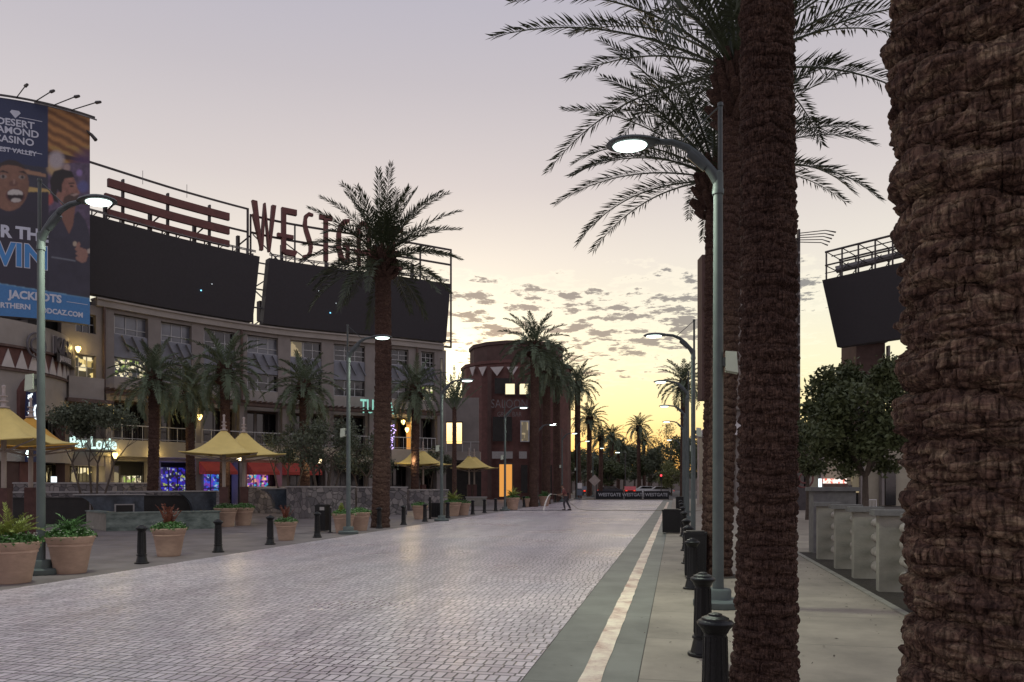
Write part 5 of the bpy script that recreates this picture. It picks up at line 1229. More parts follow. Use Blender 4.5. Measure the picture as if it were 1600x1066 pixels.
LET = {   # letter strokes in a unit box, polygons (x, y)
 'W': [[(0,1),(.20,1),(.42,.02),(.36,0)], [(.33,0),(.45,0),(.55,.95),(.50,1.0)], [(.50,1),(.55,1),(.75,.02),(.68,0)], [(.68,0),(.75,0),(1.0,1),(.84,1)], [(.02,.72),(.13,.72),(.40,.08),(.36,.04)]],
 'E': [[(.10,0.06),(.36,.0),(.36,1),(.10,1)], [(.36,.88),(1,.88),(1,1),(.36,1)], [(-.15,.36),(.8,.36),(.8,.44),(-.15,.44)], [(.36,.0),(.9,.0),(1.0,.07),(1.0,.12),(.36,.12)]],
 'S': [[(.55,1),(1,.98),(1,.93),(.62,.93),(.40,.84),(.40,.70),(.85,.40),(.98,.25),(.85,.10),(.45,.0),(.0,.0),(.0,.05),(.40,.08),(.60,.17),(.60,.28),(.15,.58),(.02,.72),(.15,.92)]],
 'T': [[(0,.90),(1,.90),(1,1),(0,1)], [(.34,0),(.66,0),(.66,.9),(.34,.9)]],
 'G': [[(1,1),(1,.93),(.55,.84),(.34,.66),(.34,.34),(.55,.14),(.72,.08),(.72,0),(.5,0),(.15,.14),(.0,.35),(.0,.64),(.15,.84),(.5,.97)], [(.72,0),(1,0),(1,.46),(.5,.46),(.5,.38),(.72,.38)]],
 'A': [[(0,0),(.26,0),(.26,.80),(.38,.9),(.62,.9),(.74,.80),(.74,0),(1,0),(1,.82),(.82,.96),(.62,1),(.38,1),(.18,.96),(0,.82)], [(-.2,.26),(1.1,.26),(1.1,.34),(-.2,.34)]],
}
for ch, a, b in (('W',392,429),('E',436,462),('S',472,488),('T',498,518),('G',525,545),('A',557,578),('T',586,606),('E',609,628)):
    (q0,n0_),(q1,_) = FO(a, .35), FO(b, .35); tx = (q1-q0); L_ = tx.length; tx.normalize(); n = Vector((tx.y,-tx.x,0)); m = OffMB()
    for k, poly in enumerate(LET[ch]): m.slab([(x*L_, 19.1+y*3.55) for x, y in poly], (q0.x-n.x*.003*k, q0.y-n.y*.003*k, 0), (tx.x,tx.y,0), (0,0,1), n, .32+.006*k)
    m.build('letter', 'steel_red', t)
# truss between the screens
base, _ = FO(413, -.5); OffMB.off = Vector((base.x, base.y, 13.5)); t = wthing('roof_truss', 'open steel truss in the gap between the two black screens', 'truss', (base.x, base.y, 13.5))
m = OffMB(); p_, n = FO(413, -.3); tx = Vector((-n.y, n.x, 0))
for u in (-.9,.9): m.tube([Vector((p_.x,p_.y,13.5))+tx*u, Vector((p_.x,p_.y,19))+tx*u], .07, 6)
for z in (15,16.4,17.6,18.4): m.tube([Vector((p_.x,p_.y,z))-tx, Vector((p_.x,p_.y,z))+tx], .06, 6)
for z, s in ((13.6,1),(15,-1),(16.4,1)): m.tube([Vector((p_.x,p_.y,z))-tx*.9*s, Vector((p_.x,p_.y,z+1.4))+tx*.9*s], .05, 6)
m.build('truss', 'steel_grey', t); m = OffMB(); m.box((p_.x+tx.x*.2-n.x*.6, p_.y+tx.y*.2-n.y*.6, 14.9), (.9,.5,1.5), 1.0); m.build('equipment_box', 'steel_dark', t)
# ---- signs on the building
def sign_on(name, label, txt, a, b, py0, py1, o, m_, group=None, offset=.0, size_k=1.38, ext=.03):
    (q0,_),(q1,_) = FO(a, o), FO(b, o); tx = (q1-q0); L_ = tx.length; tx.normalize(); n = Vector((tx.y,-tx.x,0)); mid = (q0+q1)/2; d = cam_px(mid.x, mid.y)[1]; zt, zb = Zat(py0, d), Zat(py1, d)
    t = thing(name, label, 'sign', (mid.x, mid.y, zb)); v, f = text_data(txt, 1.0, 0, 0, 'CENTER'); w = max(p[0] for p in v)-min(p[0] for p in v); sz = (zt-zb)*size_k
    text_on(txt, sz, (0,0,0), (tx.x,tx.y,0), (0,0,1), n, m_, 'lettering', t, ext, offset, sx=L_/(w*sz))
    return t, L_, zt-zb, Vector((tx.x,tx.y,0)), n
sg, L_, h_, tx, n = sign_on('bar_sign', 'glowing white green bar name above the lower left shopfront', 'Bar Louie', 109, 181, 682, 701, 1.25, 'neon_white', offset=.02)
MB().slab([(-L_/2,-.22),(L_/2,-.22),(L_/2,-.10),(-L_/2,-.10)], -n*.02, tx, (0,0,1), n, .1).build('backing', 'frame_dark', sg)
sg, L_, h_, tx, n = sign_on('restaurant_sign', 'glowing pale teal restaurant name crossing behind the tall palm trunk', 'TURKA', 563, 615, 624, 646, 1.3, 'neon_teal', offset=.015)
# ---- string lights
rnd = random.Random(3); q, n = FO(611, 1.9); d = cam_px(q.x, q.y)[1]; t = thing('string_lights', 'cluster of small purple string lights right of the tall palm trunk', 'string lights', (q.x, q.y, 0)); m = MB()
for k in range(60):
    u = rnd.random(); z = Zat(664+38*u, d); w_ = (.40 if u < .5 else .16); MB().box((rnd.uniform(-w_,w_), rnd.uniform(-.2,.2), z), (.065,.065,.065)).build('bulb', 'purple_dot', t)
m; MB().tube([(0,0,0),(0,0,Zat(664,d))], .04, 6).build('pole', 'bark', t)
# ------------------------------------------------------------------ round restaurant tower on the left with the tall printed banner
def cw(xc, d): return Vector((xc*cY-d*sY, xc*sY+d*cY))
DC = cw(-33.1, 44.5); DR = 6.45
def aim(C): v = -C; return math.atan2(v.y, v.x)
t = thing('restaurant', 'round tan restaurant tower with red zigzag band under the tall banner', 'building', (DC.x, DC.y, 0)); af = aim(DC)
def drum(name, r, z0, z1, m_, a0=-1.9, a1=1.9, n=72, parent=None, r1=None):
    r1 = r1 or r; return MB().lathe([(.1,z0),(r,z0),(r1,z1),(.1,z1)], n=n, a0=af+a0, a1=af+a1).build(name, m_, parent or t, True)
drum('upper_wall', DR, 9.35, 10.72, 'stucco_light'); drum('moulding', DR+.12, 9.22, 9.35, 'dark_wood'); drum('zigzag_band', DR-.05, 8.05, 9.22, 'brick_red'); drum('moulding', DR+.12, 7.93, 8.05, 'dark_wood')
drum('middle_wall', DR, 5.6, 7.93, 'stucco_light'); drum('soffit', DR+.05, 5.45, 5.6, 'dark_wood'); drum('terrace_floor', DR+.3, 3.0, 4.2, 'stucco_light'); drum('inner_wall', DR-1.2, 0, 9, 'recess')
drum('roof', DR-.3, 10.4, 10.6, 'steel_grey')
def onDrum(px, r=DR):        # point of the drum seen in column px
    dx, dy = (px-CXP)/FPX, 1.0; dv = Vector((dx*cY-dy*sY, dx*sY+dy*cY)); a = dv.dot(dv); b = -2*dv.dot(DC); c = DC.dot(DC)-r*r; disc = max(b*b-4*a*c, 0)
    s = (-b-math.sqrt(disc))/(2*a); p = dv*s; n = (p-DC).normalized(); return p, n, s
m = MB()
for k in range(-9, 14):
    a = af+k*.118; 
    vs = []
    for (u, z) in ((-.054,8.12),(.054,8.12),(0,9.12)):
        for r in (DR-.04, DR+.02): vs.append((cos(a+u)*r, sin(a+u)*r, z))
    m.add(vs, [(0,2,4),(1,5,3),(0,1,3,2),(2,3,5,4),(4,5,1,0)])
m.build('zigzag', 'triangle', t)
# windows and mullions of the glazed upper storey and ground floor
m = MB()
for k in range(-10, 14):
    a = af+k*.11; m.box((cos(a)*(DR-.9), sin(a)*(DR-.9), 4.9), (.05,.05,1.2), a)
m.build('mullions', 'frame_white', t); drum('glazing', DR-1.0, 4.2, 5.45, 'glass_dark'); drum('shopfront', DR-.8, .2, 3.0, 'glass_dark')
for px0 in (12, 98): 
    p_, n, d = onDrum(px0, DR-.1); MB().box((p_.x-DC.x, p_.y-DC.y, 2.8), (.9,.5,5.6), math.atan2(n.y, n.x)+pi/2).build('pier', 'tower_dark', t)
p_, n, d = onDrum(48, DR+.25); tx = Vector((-n.y, n.x, 0)); n3 = Vector((n.x,n.y,0)); o = Vector((p_.x-DC.x, p_.y-DC.y, 0))
MB().slab([(-.62,0),(.62,0),(.62,6.7),(.40,7.35),(0,7.8),(-.40,7.35),(-.62,6.9)], o-n3*.6, tx, (0,0,1), n3, .55).build('pylon', 'brick_red', t)
MB().slab([(-.2,1.6),(.15,1.6),(.15,2.2),(-.2,2.2)], o+tx*1.5, tx, (0,0,1), n3, .05).build('lit_menu', 'lens_dim', t)
# vertical blade sign
p_, n, d = onDrum(46, DR+.6); t2 = thing('blade_sign', 'narrow dark vertical sign with white letters and neon curve on the restaurant tower', 'sign', (p_.x, p_.y, 0)); n3 = Vector((n.x,n.y,0)); tx = Vector((-n.y,n.x,0))
MB().slab([(-.26,Zat(722,d)),(.34,Zat(722,d)),(.34,Zat(640,d)),(.28,Zat(612,d)),(-.2,Zat(612,d)),(-.26,Zat(640,d))], (0,0,0), tx, (0,0,1), n3, .15).build('blade', 'navy', t2)
for k, ch in enumerate(["gi'", 'L', 'O', 'n']): text_on(ch, .34, tx*-.08+n3*.155+Vector((0,0,Zat([622,636,648.5,660][k],d))), tx, (0,0,1), n3, 'lens_dim', 'lettering', t2, .01, .012)
m = MB(); pts = [(.32,632),(.20,634),(.14,640),(.16,648),(.20,655),(.12,661)]
m.tube([tx*a_+n3*.2+Vector((0,0,Zat(b_,d))) for a_, b_ in pts], .045, 8); m.build('neon_curve', 'lens_dim', t2, True)
m = MB(); pts = [(.05,688),(-.15,687),(-.2,696),(-.26,706),(-.32,709),(-.20,714)]
m.tube([tx*a_+n3*.2+Vector((0,0,Zat(b_,d))) for a_, b_ in pts], .05, 8); m.build('neon_curve', 'lens_cool', t2, True)
# sign on the zigzag band : emblem, two big letters, small word on dark plate
p_, n, d = onDrum(60, DR+.18); t3 = thing('restaurant_sign', 'dark lettered sign with round emblem on the zigzag band of the restaurant tower', 'sign', (p_.x, p_.y, 0)); C0 = Vector((p_.x, p_.y))
def drum_text(txt, px, py, size, m_, r, offset=.01, sx=1.0, ext=.05, nm='lettering'):
    p_, n, d = onDrum(px, DR); z = Zat(py, d); a0 = math.atan2((p_-DC).y, (p_-DC).x); v, f = text_data(txt, size, ext, offset, 'LEFT')
    vs = []
    for x, y, zz in v:
        a = a0+x*sx/r; rr = r+zz+ext; vs.append((DC.x+cos(a)*rr-C0.x, DC.y+sin(a)*rr-C0.y, z+y))
    m = MB(); m.add(vs, f); return m.build(nm, m_, t3)
drum_text('KABUKI', 79, 550, 1.30, 'sign_letter', DR+.14, .05, .95); drum_text('KABUKI', 79.4, 550, 1.30, 'triangle', DR+.10, .075, .95, .02)
p_, n, d = onDrum(92, DR+.15); z0_, z1_ = Zat(566, d), Zat(553, d); a0 = math.atan2((onDrum(81)[0]-DC).y, (onDrum(81)[0]-DC).x)
MB().lathe([(DR+.05,z0_),(DR+.3,z0_),(DR+.3,z1_),(DR+.05,z1_)], (DC.x-C0.x, DC.y-C0.y, 0), 24, a0, a0+.7).build('plate', 'frame_dark', t3)
drum_text('JAPANESE', 85, 563.5, .44, 'triangle', DR+.31, .008, .8, .01)
p_, n, d = onDrum(57, DR+.2); tx = Vector((-n.y,n.x,0)); n3 = Vector((n.x,n.y,0)); o = Vector((p_.x-C0.x, p_.y-C0.y, Zat(540, d)))
m = MB()
for r_, w_, s_ in ((.62,.10,0),(.36,.09,0)):
    pts = [tx*(cos(2*pi*k/20)*r_)+Vector((0,0,1))*(sin(2*pi*k/20)*r_*1.1)+o for k in range(21)]; m.tube(pts, w_*.6, 8)
m.build('emblem', 'sign_letter', t3, True)
# ---- printed banner
BC = cw(-30.8, 50.2); BR_ = 8.0
def onBan(px, r=BR_):
    dx = (px-CXP)/FPX; dv = Vector((dx*cY-sY, dx*sY+cY)); a = dv.dot(dv); b = -2*dv.dot(BC); c = BC.dot(BC)-r*r; s = (-b-math.sqrt(max(b*b-4*a*c, 0)))/(2*a); return dv*s, s
pa, da = onBan(140.5); aR = math.atan2((pa-BC).y, (pa-BC).x); ZT, ZB = 23.2, 11.1
t = thing('billboard', 'tall curved printed casino banner with two laughing men at the upper left', 'billboard', (BC.x, BC.y, ZB))
def banner():
    NU, NV = 330, 330; span = 1.35; ua = aR-span+span*np.arange(NU+1)/NU; zz = ZB+(ZT-ZB)*np.arange(NV+1)/NV
    UA, ZZ = np.meshgrid(ua, zz, indexing='xy'); X = BR_*np.cos(UA); Y = BR_*np.sin(UA); V = np.stack([X, Y, ZZ-ZB], -1).reshape(-1,3)
    i = np.arange(NV)[:,None]; j = np.arange(NU)[None,:]; F = np.stack([i*(NU+1)+j, i*(NU+1)+j+1, (i+1)*(NU+1)+j+1, (i+1)*(NU+1)+j], -1).reshape(-1,4)
    # the printed artwork in its own picture coordinates, one unit per photograph pixel at the sheet
    wx, wy = X+BC.x, Y+BC.y; xc = wx*cY+wy*sY; d = -wx*sY+wy*cY; px = CXP+xc/d*FPX; py = HY-(ZZ-EYE)/d*FPX
    Cc = np.zeros(px.shape+(3,)); 
    def inp(poly):
        r = np.zeros(px.shape, bool); n = len(poly)
        for k in range(n):
            x1, y1 = poly[k]; x2, y2 = poly[(k+1) % n]; c = ((y1 > py) != (y2 > py)); xi = (x2-x1)*(py-y1)/((y2-y1) if y2 != y1 else 1e-9)+x1; r ^= c & (px < xi)
        return r
    def ell(cx, cy, rx, ry, rot=0):
        a, b = px-cx, py-cy; u = a*cos(rot)+b*sin(rot); v = -a*sin(rot)+b*cos(rot); return (u/rx)**2+(v/ry)**2
    def put(mask, c, soft=None): 
        if soft is None: Cc[mask] = c
        else: Cc[...] = Cc*(1-soft[...,None])+np.array(c)*soft[...,None]
    sk = px*.25          # the lines of the print run with the curve
    n1 = fbm(px*.06, py*.06, px*0, 3, 5); n2 = fbm(px*.2, py*.2, px*0, 3, 8)
    put(px < 1e9, (.035,.035,.055)); Cc[...] *= (.7+.8*n1)[...,None]
    # warm ceiling of the casino, right part
    rt = px > 75; st = np.sin((py-(px-75)*.55)*.42+n1*3); warm = rt & (py < 262)
    Cc[warm] = (np.array([.33,.17,.055])[None]*(.35+.9*np.clip(st[warm]*.5+.5,0,1)[:,None])+np.array([.06,.01,.0]))
    put(rt & (py > 228-(px-75)*0.0) & (py < 262) & (st > .2), (.42,.25,.07)); put(inp([(75,236),(130,248),(132,254),(75,243)]), (.05,.02,.02))
    g = ell(135, 262, 26, 30); put(None, (.09,.04,.13), np.clip(1.3-g,0,1)*.9*rt)
    bok = rt & (py > 255) & (py < 380); Cc[bok] = np.array([.10,.07,.12])*(.5+1.4*n2[bok][:,None])
    for cx, cy, r_, c in ((85,262,12,(.52,.36,.18)),(88,250,13,(.46,.40,.42)),(104,262,6,(.42,.30,.28)),(124,270,5,(.30,.20,.45)),(130,292,9,(.12,.12,.30)),(70,318,6,(.5,.40,.30)),(76,312,8,(.50,.10,.08)),(66,330,7,(.34,.30,.34)),(137,310,6,(.16,.14,.3))):
        put(None, c, np.clip(1.4-ell(cx,cy,r_,r_*1.1),0,1))
    put(inp([(44,292),(78,296),(78,304),(44,300)]), (.55,.38,.14)); put(inp([(28,262),(72,272),(72,277),(40,272)]), (.36,.20,.12))
    # navy panel
    nv = px < 75; put(nv & (py < 262+(px-75)*.12), (.022,.033,.095)); 
    # man on the left
    put(ell(22,320,62,40)*0+np.where((py>300)&(px<76),0,9) < 1, (.030,.024,.045))
    face = ell(16,292,29,38,.12); sh = np.clip(1-((px-8)/60)**2,.35,1); m_ = face < 1; Cc[m_] = np.array([.20,.10,.065])*(.55+.75*sh[m_][:,None])*(.8+.4*n2[m_][:,None])
    put((ell(15,288,30,37,.1) < 1.06) & (py < 258+((px-14)/18)**2*3.5), (.035,.022,.02)); put(inp([(-20,330),(14,338),(36,326),(52,332),(74,352),(76,366),(-20,370)]), (.026,.022,.038))
    put(ell(5,276,5.5,3.2,.1) < 1, (.30,.25,.22)); put(ell(5,276,2.2,2.6) < 1, (.02,.01,.01)); put(ell(34,277,5,3.0,.1) < 1, (.30,.25,.22)); put(ell(35,277,2.2,2.5) < 1, (.02,.01,.01))
    put(inp([(-3,270),(4,266),(13,269),(13,271),(4,269)]), (.02,.012,.012)); put(inp([(27,269),(36,267),(42,271),(42,273),(35,270)]), (.02,.012,.012))
    put(ell(21,287,7,4.5) < 1, (.16,.075,.055)); put(ell(22,284,2,4) < 1, (.34,.20,.15))
    put(ell(24,306,15,11.5,.1) < 1, (.13,.045,.04)); put(ell(24,306,12.5,9.6,.1) < 1, (.022,.008,.01)); put((ell(24,303,12,7,.1) < 1) & (py < 304.5), (.62,.58,.54)); put((ell(25,313,8,3.4) < 1), (.55,.50,.46))
    # man on the right, in profile facing right, dark shirt
    body = inp([(78,330),(92,326),(108,345),(122,330),(134,345),(141,370),(141,462),(76,452),(76,340)]); Cc[body] = np.array([.040,.036,.060])*(.7+.6*n1[body][:,None])
    put(inp([(92,327),(118,322),(114,352),(108,366),(98,345)]), (.26,.12,.085))
    hd = ell(104,294,21,27,-.15); fc = inp([(97,284),(101,277),(114,275),(118,284),(120,292),(125,302),(120,306),(121,312),(116,322),(104,326),(94,318),(92,300)]); Cc[fc] = np.array([.34,.16,.12])*(.6+.7*n2[fc][:,None])
    put(inp([(80,300),(78,282),(84,268),(98,264),(112,268),(116,277),(101,279),(97,288),(97,300),(94,302),(90,296),(88,304),(92,318),(84,314)]), (.020,.014,.014)); put(ell(92,306,4,6) < 1, (.30,.15,.11))
    put(inp([(100,308),(112,302),(124,304),(121,312),(117,323),(106,327),(97,322)]), (.09,.05,.04)); put(inp([(108,305),(120,302),(124,303),(116,307)]), (.45,.32,.28)); put(ell(112,291,3,1.6) < 1, (.03,.015,.015)); put(inp([(107,286),(116,285),(117,287),(107,288)]), (.03,.018,.015))
    for cx, cy, rx, ry in ((126,391,9,4),(128,398,10,4),(127,405,9,4.5),(122,385,3,7),(130,400,7,11)): put(ell(cx,cy,rx,ry,.25) < 1, (.34,.18,.14))
    put(ell(117,381,3,4) < 1, (.5,.4,.3)); put(inp([(80,401),(118,407),(118,408.5),(80,402.5)]), (.20,.22,.26)); put(inp([(136,390),(141,388),(141,396),(137,396)]), (.5,.42,.36))
    # blue base band
    yb = 446+(px-20)*.165-((px-75)*.01)**2*10*0; put(py > yb, (.055,.22,.50)); put((py > yb) & (py < yb+1.3), (.20,.42,.62))
    for _ in range(2):
        Q = np.pad(Cc, ((1,1),(1,1),(0,0)), mode='edge'); Cc = (Q[:-2,1:-1]+Q[2:,1:-1]+Q[1:-1,:-2]+Q[1:-1,2:]+4*Q[1:-1,1:-1])/8
    Cc = Cc*.78*(.86+.28*fbm(px*.9, py*.9, px*0, 2, 15))[...,None]
    me = bpy.data.meshes.new('banner'); me.vertices.add(len(V)); me.vertices.foreach_set('co', V.astype(np.float32).ravel()); me.loops.add(F.size); me.loops.foreach_set('vertex_index', F.astype(np.int32).ravel())
    me.polygons.add(len(F)); me.polygons.foreach_set('loop_start', np.arange(0,F.size,4,dtype=np.int32)); me.polygons.foreach_set('loop_total', np.full(len(F),4,dtype=np.int32)); me.update(calc_edges=True)
    ca = me.color_attributes.new('print', 'FLOAT_COLOR', 'POINT'); ca.data.foreach_set('color', np.concatenate([Cc.reshape(-1,3), np.ones((len(V),1))], 1).astype(np.float32).ravel())
    m, nt, b = new_mat('printed_vinyl'); at = nt.nodes.new('ShaderNodeAttribute'); at.attribute_name = 'print'; nt.links.new(at.outputs['Color'], b.inputs['Base Color']); b.inputs['Roughness'].default_value = .5; me.materials.append(m)
    o = bpy.data.objects.new('printed_sheet', me); COL.objects.link(o); o.parent = t
banner()
# shell behind the sheet
MB().lathe([(BR_-.5,0),(BR_-.02,0),(BR_-.02,ZT-ZB),(BR_-.5,ZT-ZB),(BR_-.5,0)], n=60, a0=aR-1.35, a1=aR).build('shell', 'banner_back', t, True)
MB().lathe([(BR_+.05,ZT-ZB+.05),(BR_+.12,ZT-ZB+.05),(BR_+.12,ZT-ZB+.15),(BR_+.05,ZT-ZB+.15),(BR_+.05,ZT-ZB+.05)], n=60, a0=aR-1.35, a1=aR+.03).build('top_rail', 'frame_dark', t, True)
MB().lathe([(BR_+.3,ZT-ZB-.15),(BR_+.36,ZT-ZB-.15),(BR_+.36,ZT-ZB-.08),(BR_+.3,ZT-ZB-.08),(BR_+.3,ZT-ZB-.15)], n=60, a0=aR-.35, a1=aR+.03).build('top_rail', 'steel_grey', t, True)
def ban_text(txt, px, py, size, m_, offset=.0, align='LEFT', sx=1.0, lift=.012):
    p_, d = onBan(px); z = Zat(py, d)-ZB; a0 = math.atan2((p_-BC).y, (p_-BC).x); v, f = text_data(txt, size, .004, offset, align); vs = []
    for x, y, zz in v:
        a = a0+x*sx/BR_; rr = BR_+lift+zz; vs.append((cos(a)*rr, sin(a)*rr, z+y))
    m = MB(); m.add(vs, f); return m.build('lettering', m_, t)
def ban_line(pa_, pb_, py, w, m_):
    (q0,d0),(q1,d1) = onBan(pa_), onBan(pb_); a0, a1 = [math.atan2((q-BC).y,(q-BC).x) for q in (q0,q1)]; z = Zat(py, (d0+d1)/2)-ZB
    MB().lathe([(BR_+.006,z-w/2),(BR_+.012,z-w/2),(BR_+.012,z+w/2),(BR_+.006,z+w/2)], n=16, a0=a0, a1=a1).build('rule', m_, t)
lw_ = M['banner_white'] = mat('banner_white', (.50,.52,.60), .5, .05)
M['banner_blue'] = mat('banner_blue', (.055,.22,.50), .5, .05)
ban_text('DESERT', 54, 202.5, .54, lw_, .012, 'RIGHT', .98); ban_text('DIAMOND', 61, 216.5, .54, lw_, .012, 'RIGHT', .98); ban_text('CASINO', 53.5, 229, .54, lw_, .012, 'RIGHT', .98)
ban_text('WEST VALLEY', 57, 244.5, .36, lw_, .008, 'RIGHT', .95); ban_line(30, 66, 187, .035, lw_); ban_line(-60, 17, 184, .035, lw_); ban_line(-60, 66, 234, .035, lw_)
p_, d = onBan(24); a0 = math.atan2((p_-BC).y,(p_-BC).x); m = MB(); zc = Zat(179.5, d)-ZB
m.add([(cos(a0+u/BR_)*(BR_+.014), sin(a0+u/BR_)*(BR_+.014), zc+w) for u, w in ((-.26,.12),(-.17,.24),(.17,.24),(.26,.12),(0,-.20))], [(4,3,2,1,0)]); m.build('diamond', lw_, t)
ban_text('FOR THE', 75.5, 378.5, .92, lw_, .04, 'RIGHT', .92); ban_text('WIN', 76, 421, 1.78, lw_, .09, 'RIGHT', .88); ban_text('WIN', 76, 421, 1.78, 'banner_blue', .045, 'RIGHT', .88, .022)
ban_text('JACKPOTS', 96, 473.5, .60, lw_, .025, 'RIGHT', .90); ban_line(104, 137, 474, .03, lw_)
ban_text('NORTHERN', 48, 484, .40, lw_, .015, 'RIGHT', .95); ban_text('DDCAZ.COM', 65, 488.5, .40, lw_, .015, 'LEFT', .86)
# lights over the banner
for (x0,y0,x1,y1) in ((26,152,40,134),(56,160,80,143),(84,166,118,151),(112,174,151,160)):
    p_, d = onBan(x0, BR_+.1); a = math.atan2((p_-BC).y,(p_-BC).x); b0 = Vector((cos(a)*(BR_+.1), sin(a)*(BR_+.1), ZT-ZB+.1)); out = Vector((cos(a), sin(a), 0))
    d1 = d-1.6; e2 = W3(x1, y1, d1); e = Vector((e2.x-BC.x, e2.y-BC.y, e2.z-ZB)); mb = MB(); mb.tube([b0, e], .03, 6); f = mb.build('light_arm', 'frame_dark', t)
    mb = MB(); u = (e-b0); u.z = 0; u.normalize(); mb.tube([e-u*.05, e+u*.42-Vector((0,0,.1))], [.09,.07], 6); mb.build('floodlight', 'frame_dark', f)
p_, d = onBan(140); e2 = W3(143, 211, d); e = Vector((e2.x-BC.x, e2.y-BC.y, e2.z-ZB)); mb = MB(); mb.tube([e-Vector((.3,.2,-.3)), e, e+Vector((.25,.05,-.3))], [.02,.10,.12], 6); mb.build('floodlight', 'frame_dark', t)
# service tower that carries the banner
tc_ = cw(-34.5, 53.0); t = thing('support_tower', 'plain tower hidden behind the printed banner', 'tower', (tc_.x, tc_.y, 0)); MB().lathe([(3.6,0),(3.6,22.6),(.1,22.8)], n=32).build('shaft', 'stucco', t, True)
mb = MB()
for z in (12.5, 17, 21.5):
    for a in (-.9,-.3,.3): mb.bar((0,0,z), ((BC.x-tc_.x)+cos(aR-.5+a*.6)*(BR_-.5), (BC.y-tc_.y)+sin(aR-.5+a*.6)*(BR_-.5), z), .12)
mb.build('bracket', 'steel_dark', t)
# ------------------------------------------------------------------ brick tower down the road
TC = cw(.55, 95); t = thing('brick_tower', 'round dark red brick tower building at the left end of the road', 'building', (TC.x, TC.y, 0)); af = aim(TC)
def tw(px, r):
    dx = (px-CXP)/FPX; dv = Vector((dx*cY-sY, dx*sY+cY)); a = dv.dot(dv); b = -2*dv.dot(TC); c = TC.dot(TC)-r*r; s = (-b-math.sqrt(max(b*b-4*a*c, 0)))/(2*a); p = dv*s; n = (p-TC).normalized(); return p-TC, n, s
R1, R2 = 6.75, 5.75
MB().lathe([(.1,0),(R1,0),(R1,15.75),(R1+.15,15.75),(R1+.15,16.1),(.1,16.1)], n=14, a0=af-.2, a1=af-.2+2*pi).build('lower_wall', 'brick_red', t)
MB().lathe([(.1,16.1),(R2,16.1),(R2,18.1),(R2+.15,18.1),(R2+.15,18.5),(.1,18.5)], n=14, a0=af-.2, a1=af-.2+2*pi).build('upper_wall', 'tower_dark', t)
def tpanel(name, a, b, y0, y1, m_, o=.05, th=.12, r=R1, parent=None):
    p_, n, d = tw((a+b)/2, r*.985); tx = Vector((cY, sY, 0)); w = (b-a)/FPX*d/2; z0, z1 = Zat(y1, d), Zat(y0, d); n3 = Vector((sY,-cY,0)); c = Vector((p_.x,p_.y,0))+n3*(o)
    return MB().slab([(-w,z0),(w,z0),(w,z1),(-w,z1)], c, tx, (0,0,1), n3, th).build(name, m_, parent or t)
def tri_panel(a, b, y0, y1):
    p_, n, d = tw((a+b)/2, R1*.99); tx = Vector((-n.y,n.x,0)); w = (b-a)/FPX*d/2; z0, z1 = Zat(y1, d), Zat(y0, d); n3 = Vector((n.x,n.y,0))
    MB().slab([(-w,z1),(0,z0),(w,z1)], Vector((p_.x,p_.y,0))+n3*.25, tx, (0,0,1), n3, .1).build('triangle', 'triangle', t)
for a, b in ((735,748),(749,764),(767,789),(792,810)): tri_panel(a, b, 574, 588)
for a, b, y0, y1, m_ in ((790,804,601,617,'win_orange'),(812,825,601,617,'win_orange')):
    fr = tpanel('window', a-1.5, b+1.5, y0-1.5, y1+1.5, 'frame_dark', .5, .1); tpanel('pane', a, b, y0, y1, M.setdefault('win_bright', glow_mat('win_bright', (1,.85,.5), 1.1)), .6, .04, parent=fr)
fr = tpanel('window', 813, 827, 658, 691, 'frame_white', .5, .1); tpanel('pane', 815, 825, 660, 689, 'lit_office', .6, .04, parent=fr)
tpanel('opening', 770, 800, 652, 690, 'recess', .5, .06); tpanel('opening', 773, 800, 592, 616, 'recess', .45, .04)
fr = tpanel('doorway', 779, 802, 724, 776, 'frame_dark', .5, .1); tpanel('lit_opening', 780.5, 800, 726, 776, 'win_orange', .6, .04, parent=fr)
tpanel('sign_panel', 769, 801, 706, 717, 'stone_cap', .55, .12); tpanel('sign_panel', 811, 823, 706, 717, 'stone_cap', .55, .12); tpanel('opening', 814, 824, 727, 770, 'recess', .5, .06); tpanel('opening', 856, 862, 727, 775, 'recess', .5, .06)
for a, b in ((762,768),(828,834),(846,852),(868,874)): tpanel('pilaster', a, b, 580, 778, 'tower_dark', .3, .4)
p_, n, d = tw(734, R1); MB().tube([(p_.x+n.x*.2, p_.y+n.y*.2, Zat(650,d)), (p_.x+n.x*.35, p_.y+n.y*.35, Zat(650,d))], .22, 14).build('neon_ring', 'neon_red', t)
p_, n, d = tw(796, R1); tt = thing('shop_sign', 'faint open metal lettering on the brick tower above the dark opening', 'sign', (TC.x+p_.x, TC.y+p_.y, Zat(648,d)), 0)
text_on('SALOON', 1.4, (0,0,.7), (cY,sY,0), (0,0,1), (sY,-cY,0), 'steel_grey', 'lettering', tt, .03, -.02, sx=.75).location = (sY*.8, -cY*.8, 0)
text_on('GRILL BAR', .8, (0,0,-.3), (cY,sY,0), (0,0,1), (sY,-cY,0), 'steel_grey', 'lettering', tt, .03, -.01, sx=.75).location = (sY*.8, -cY*.8, 0)
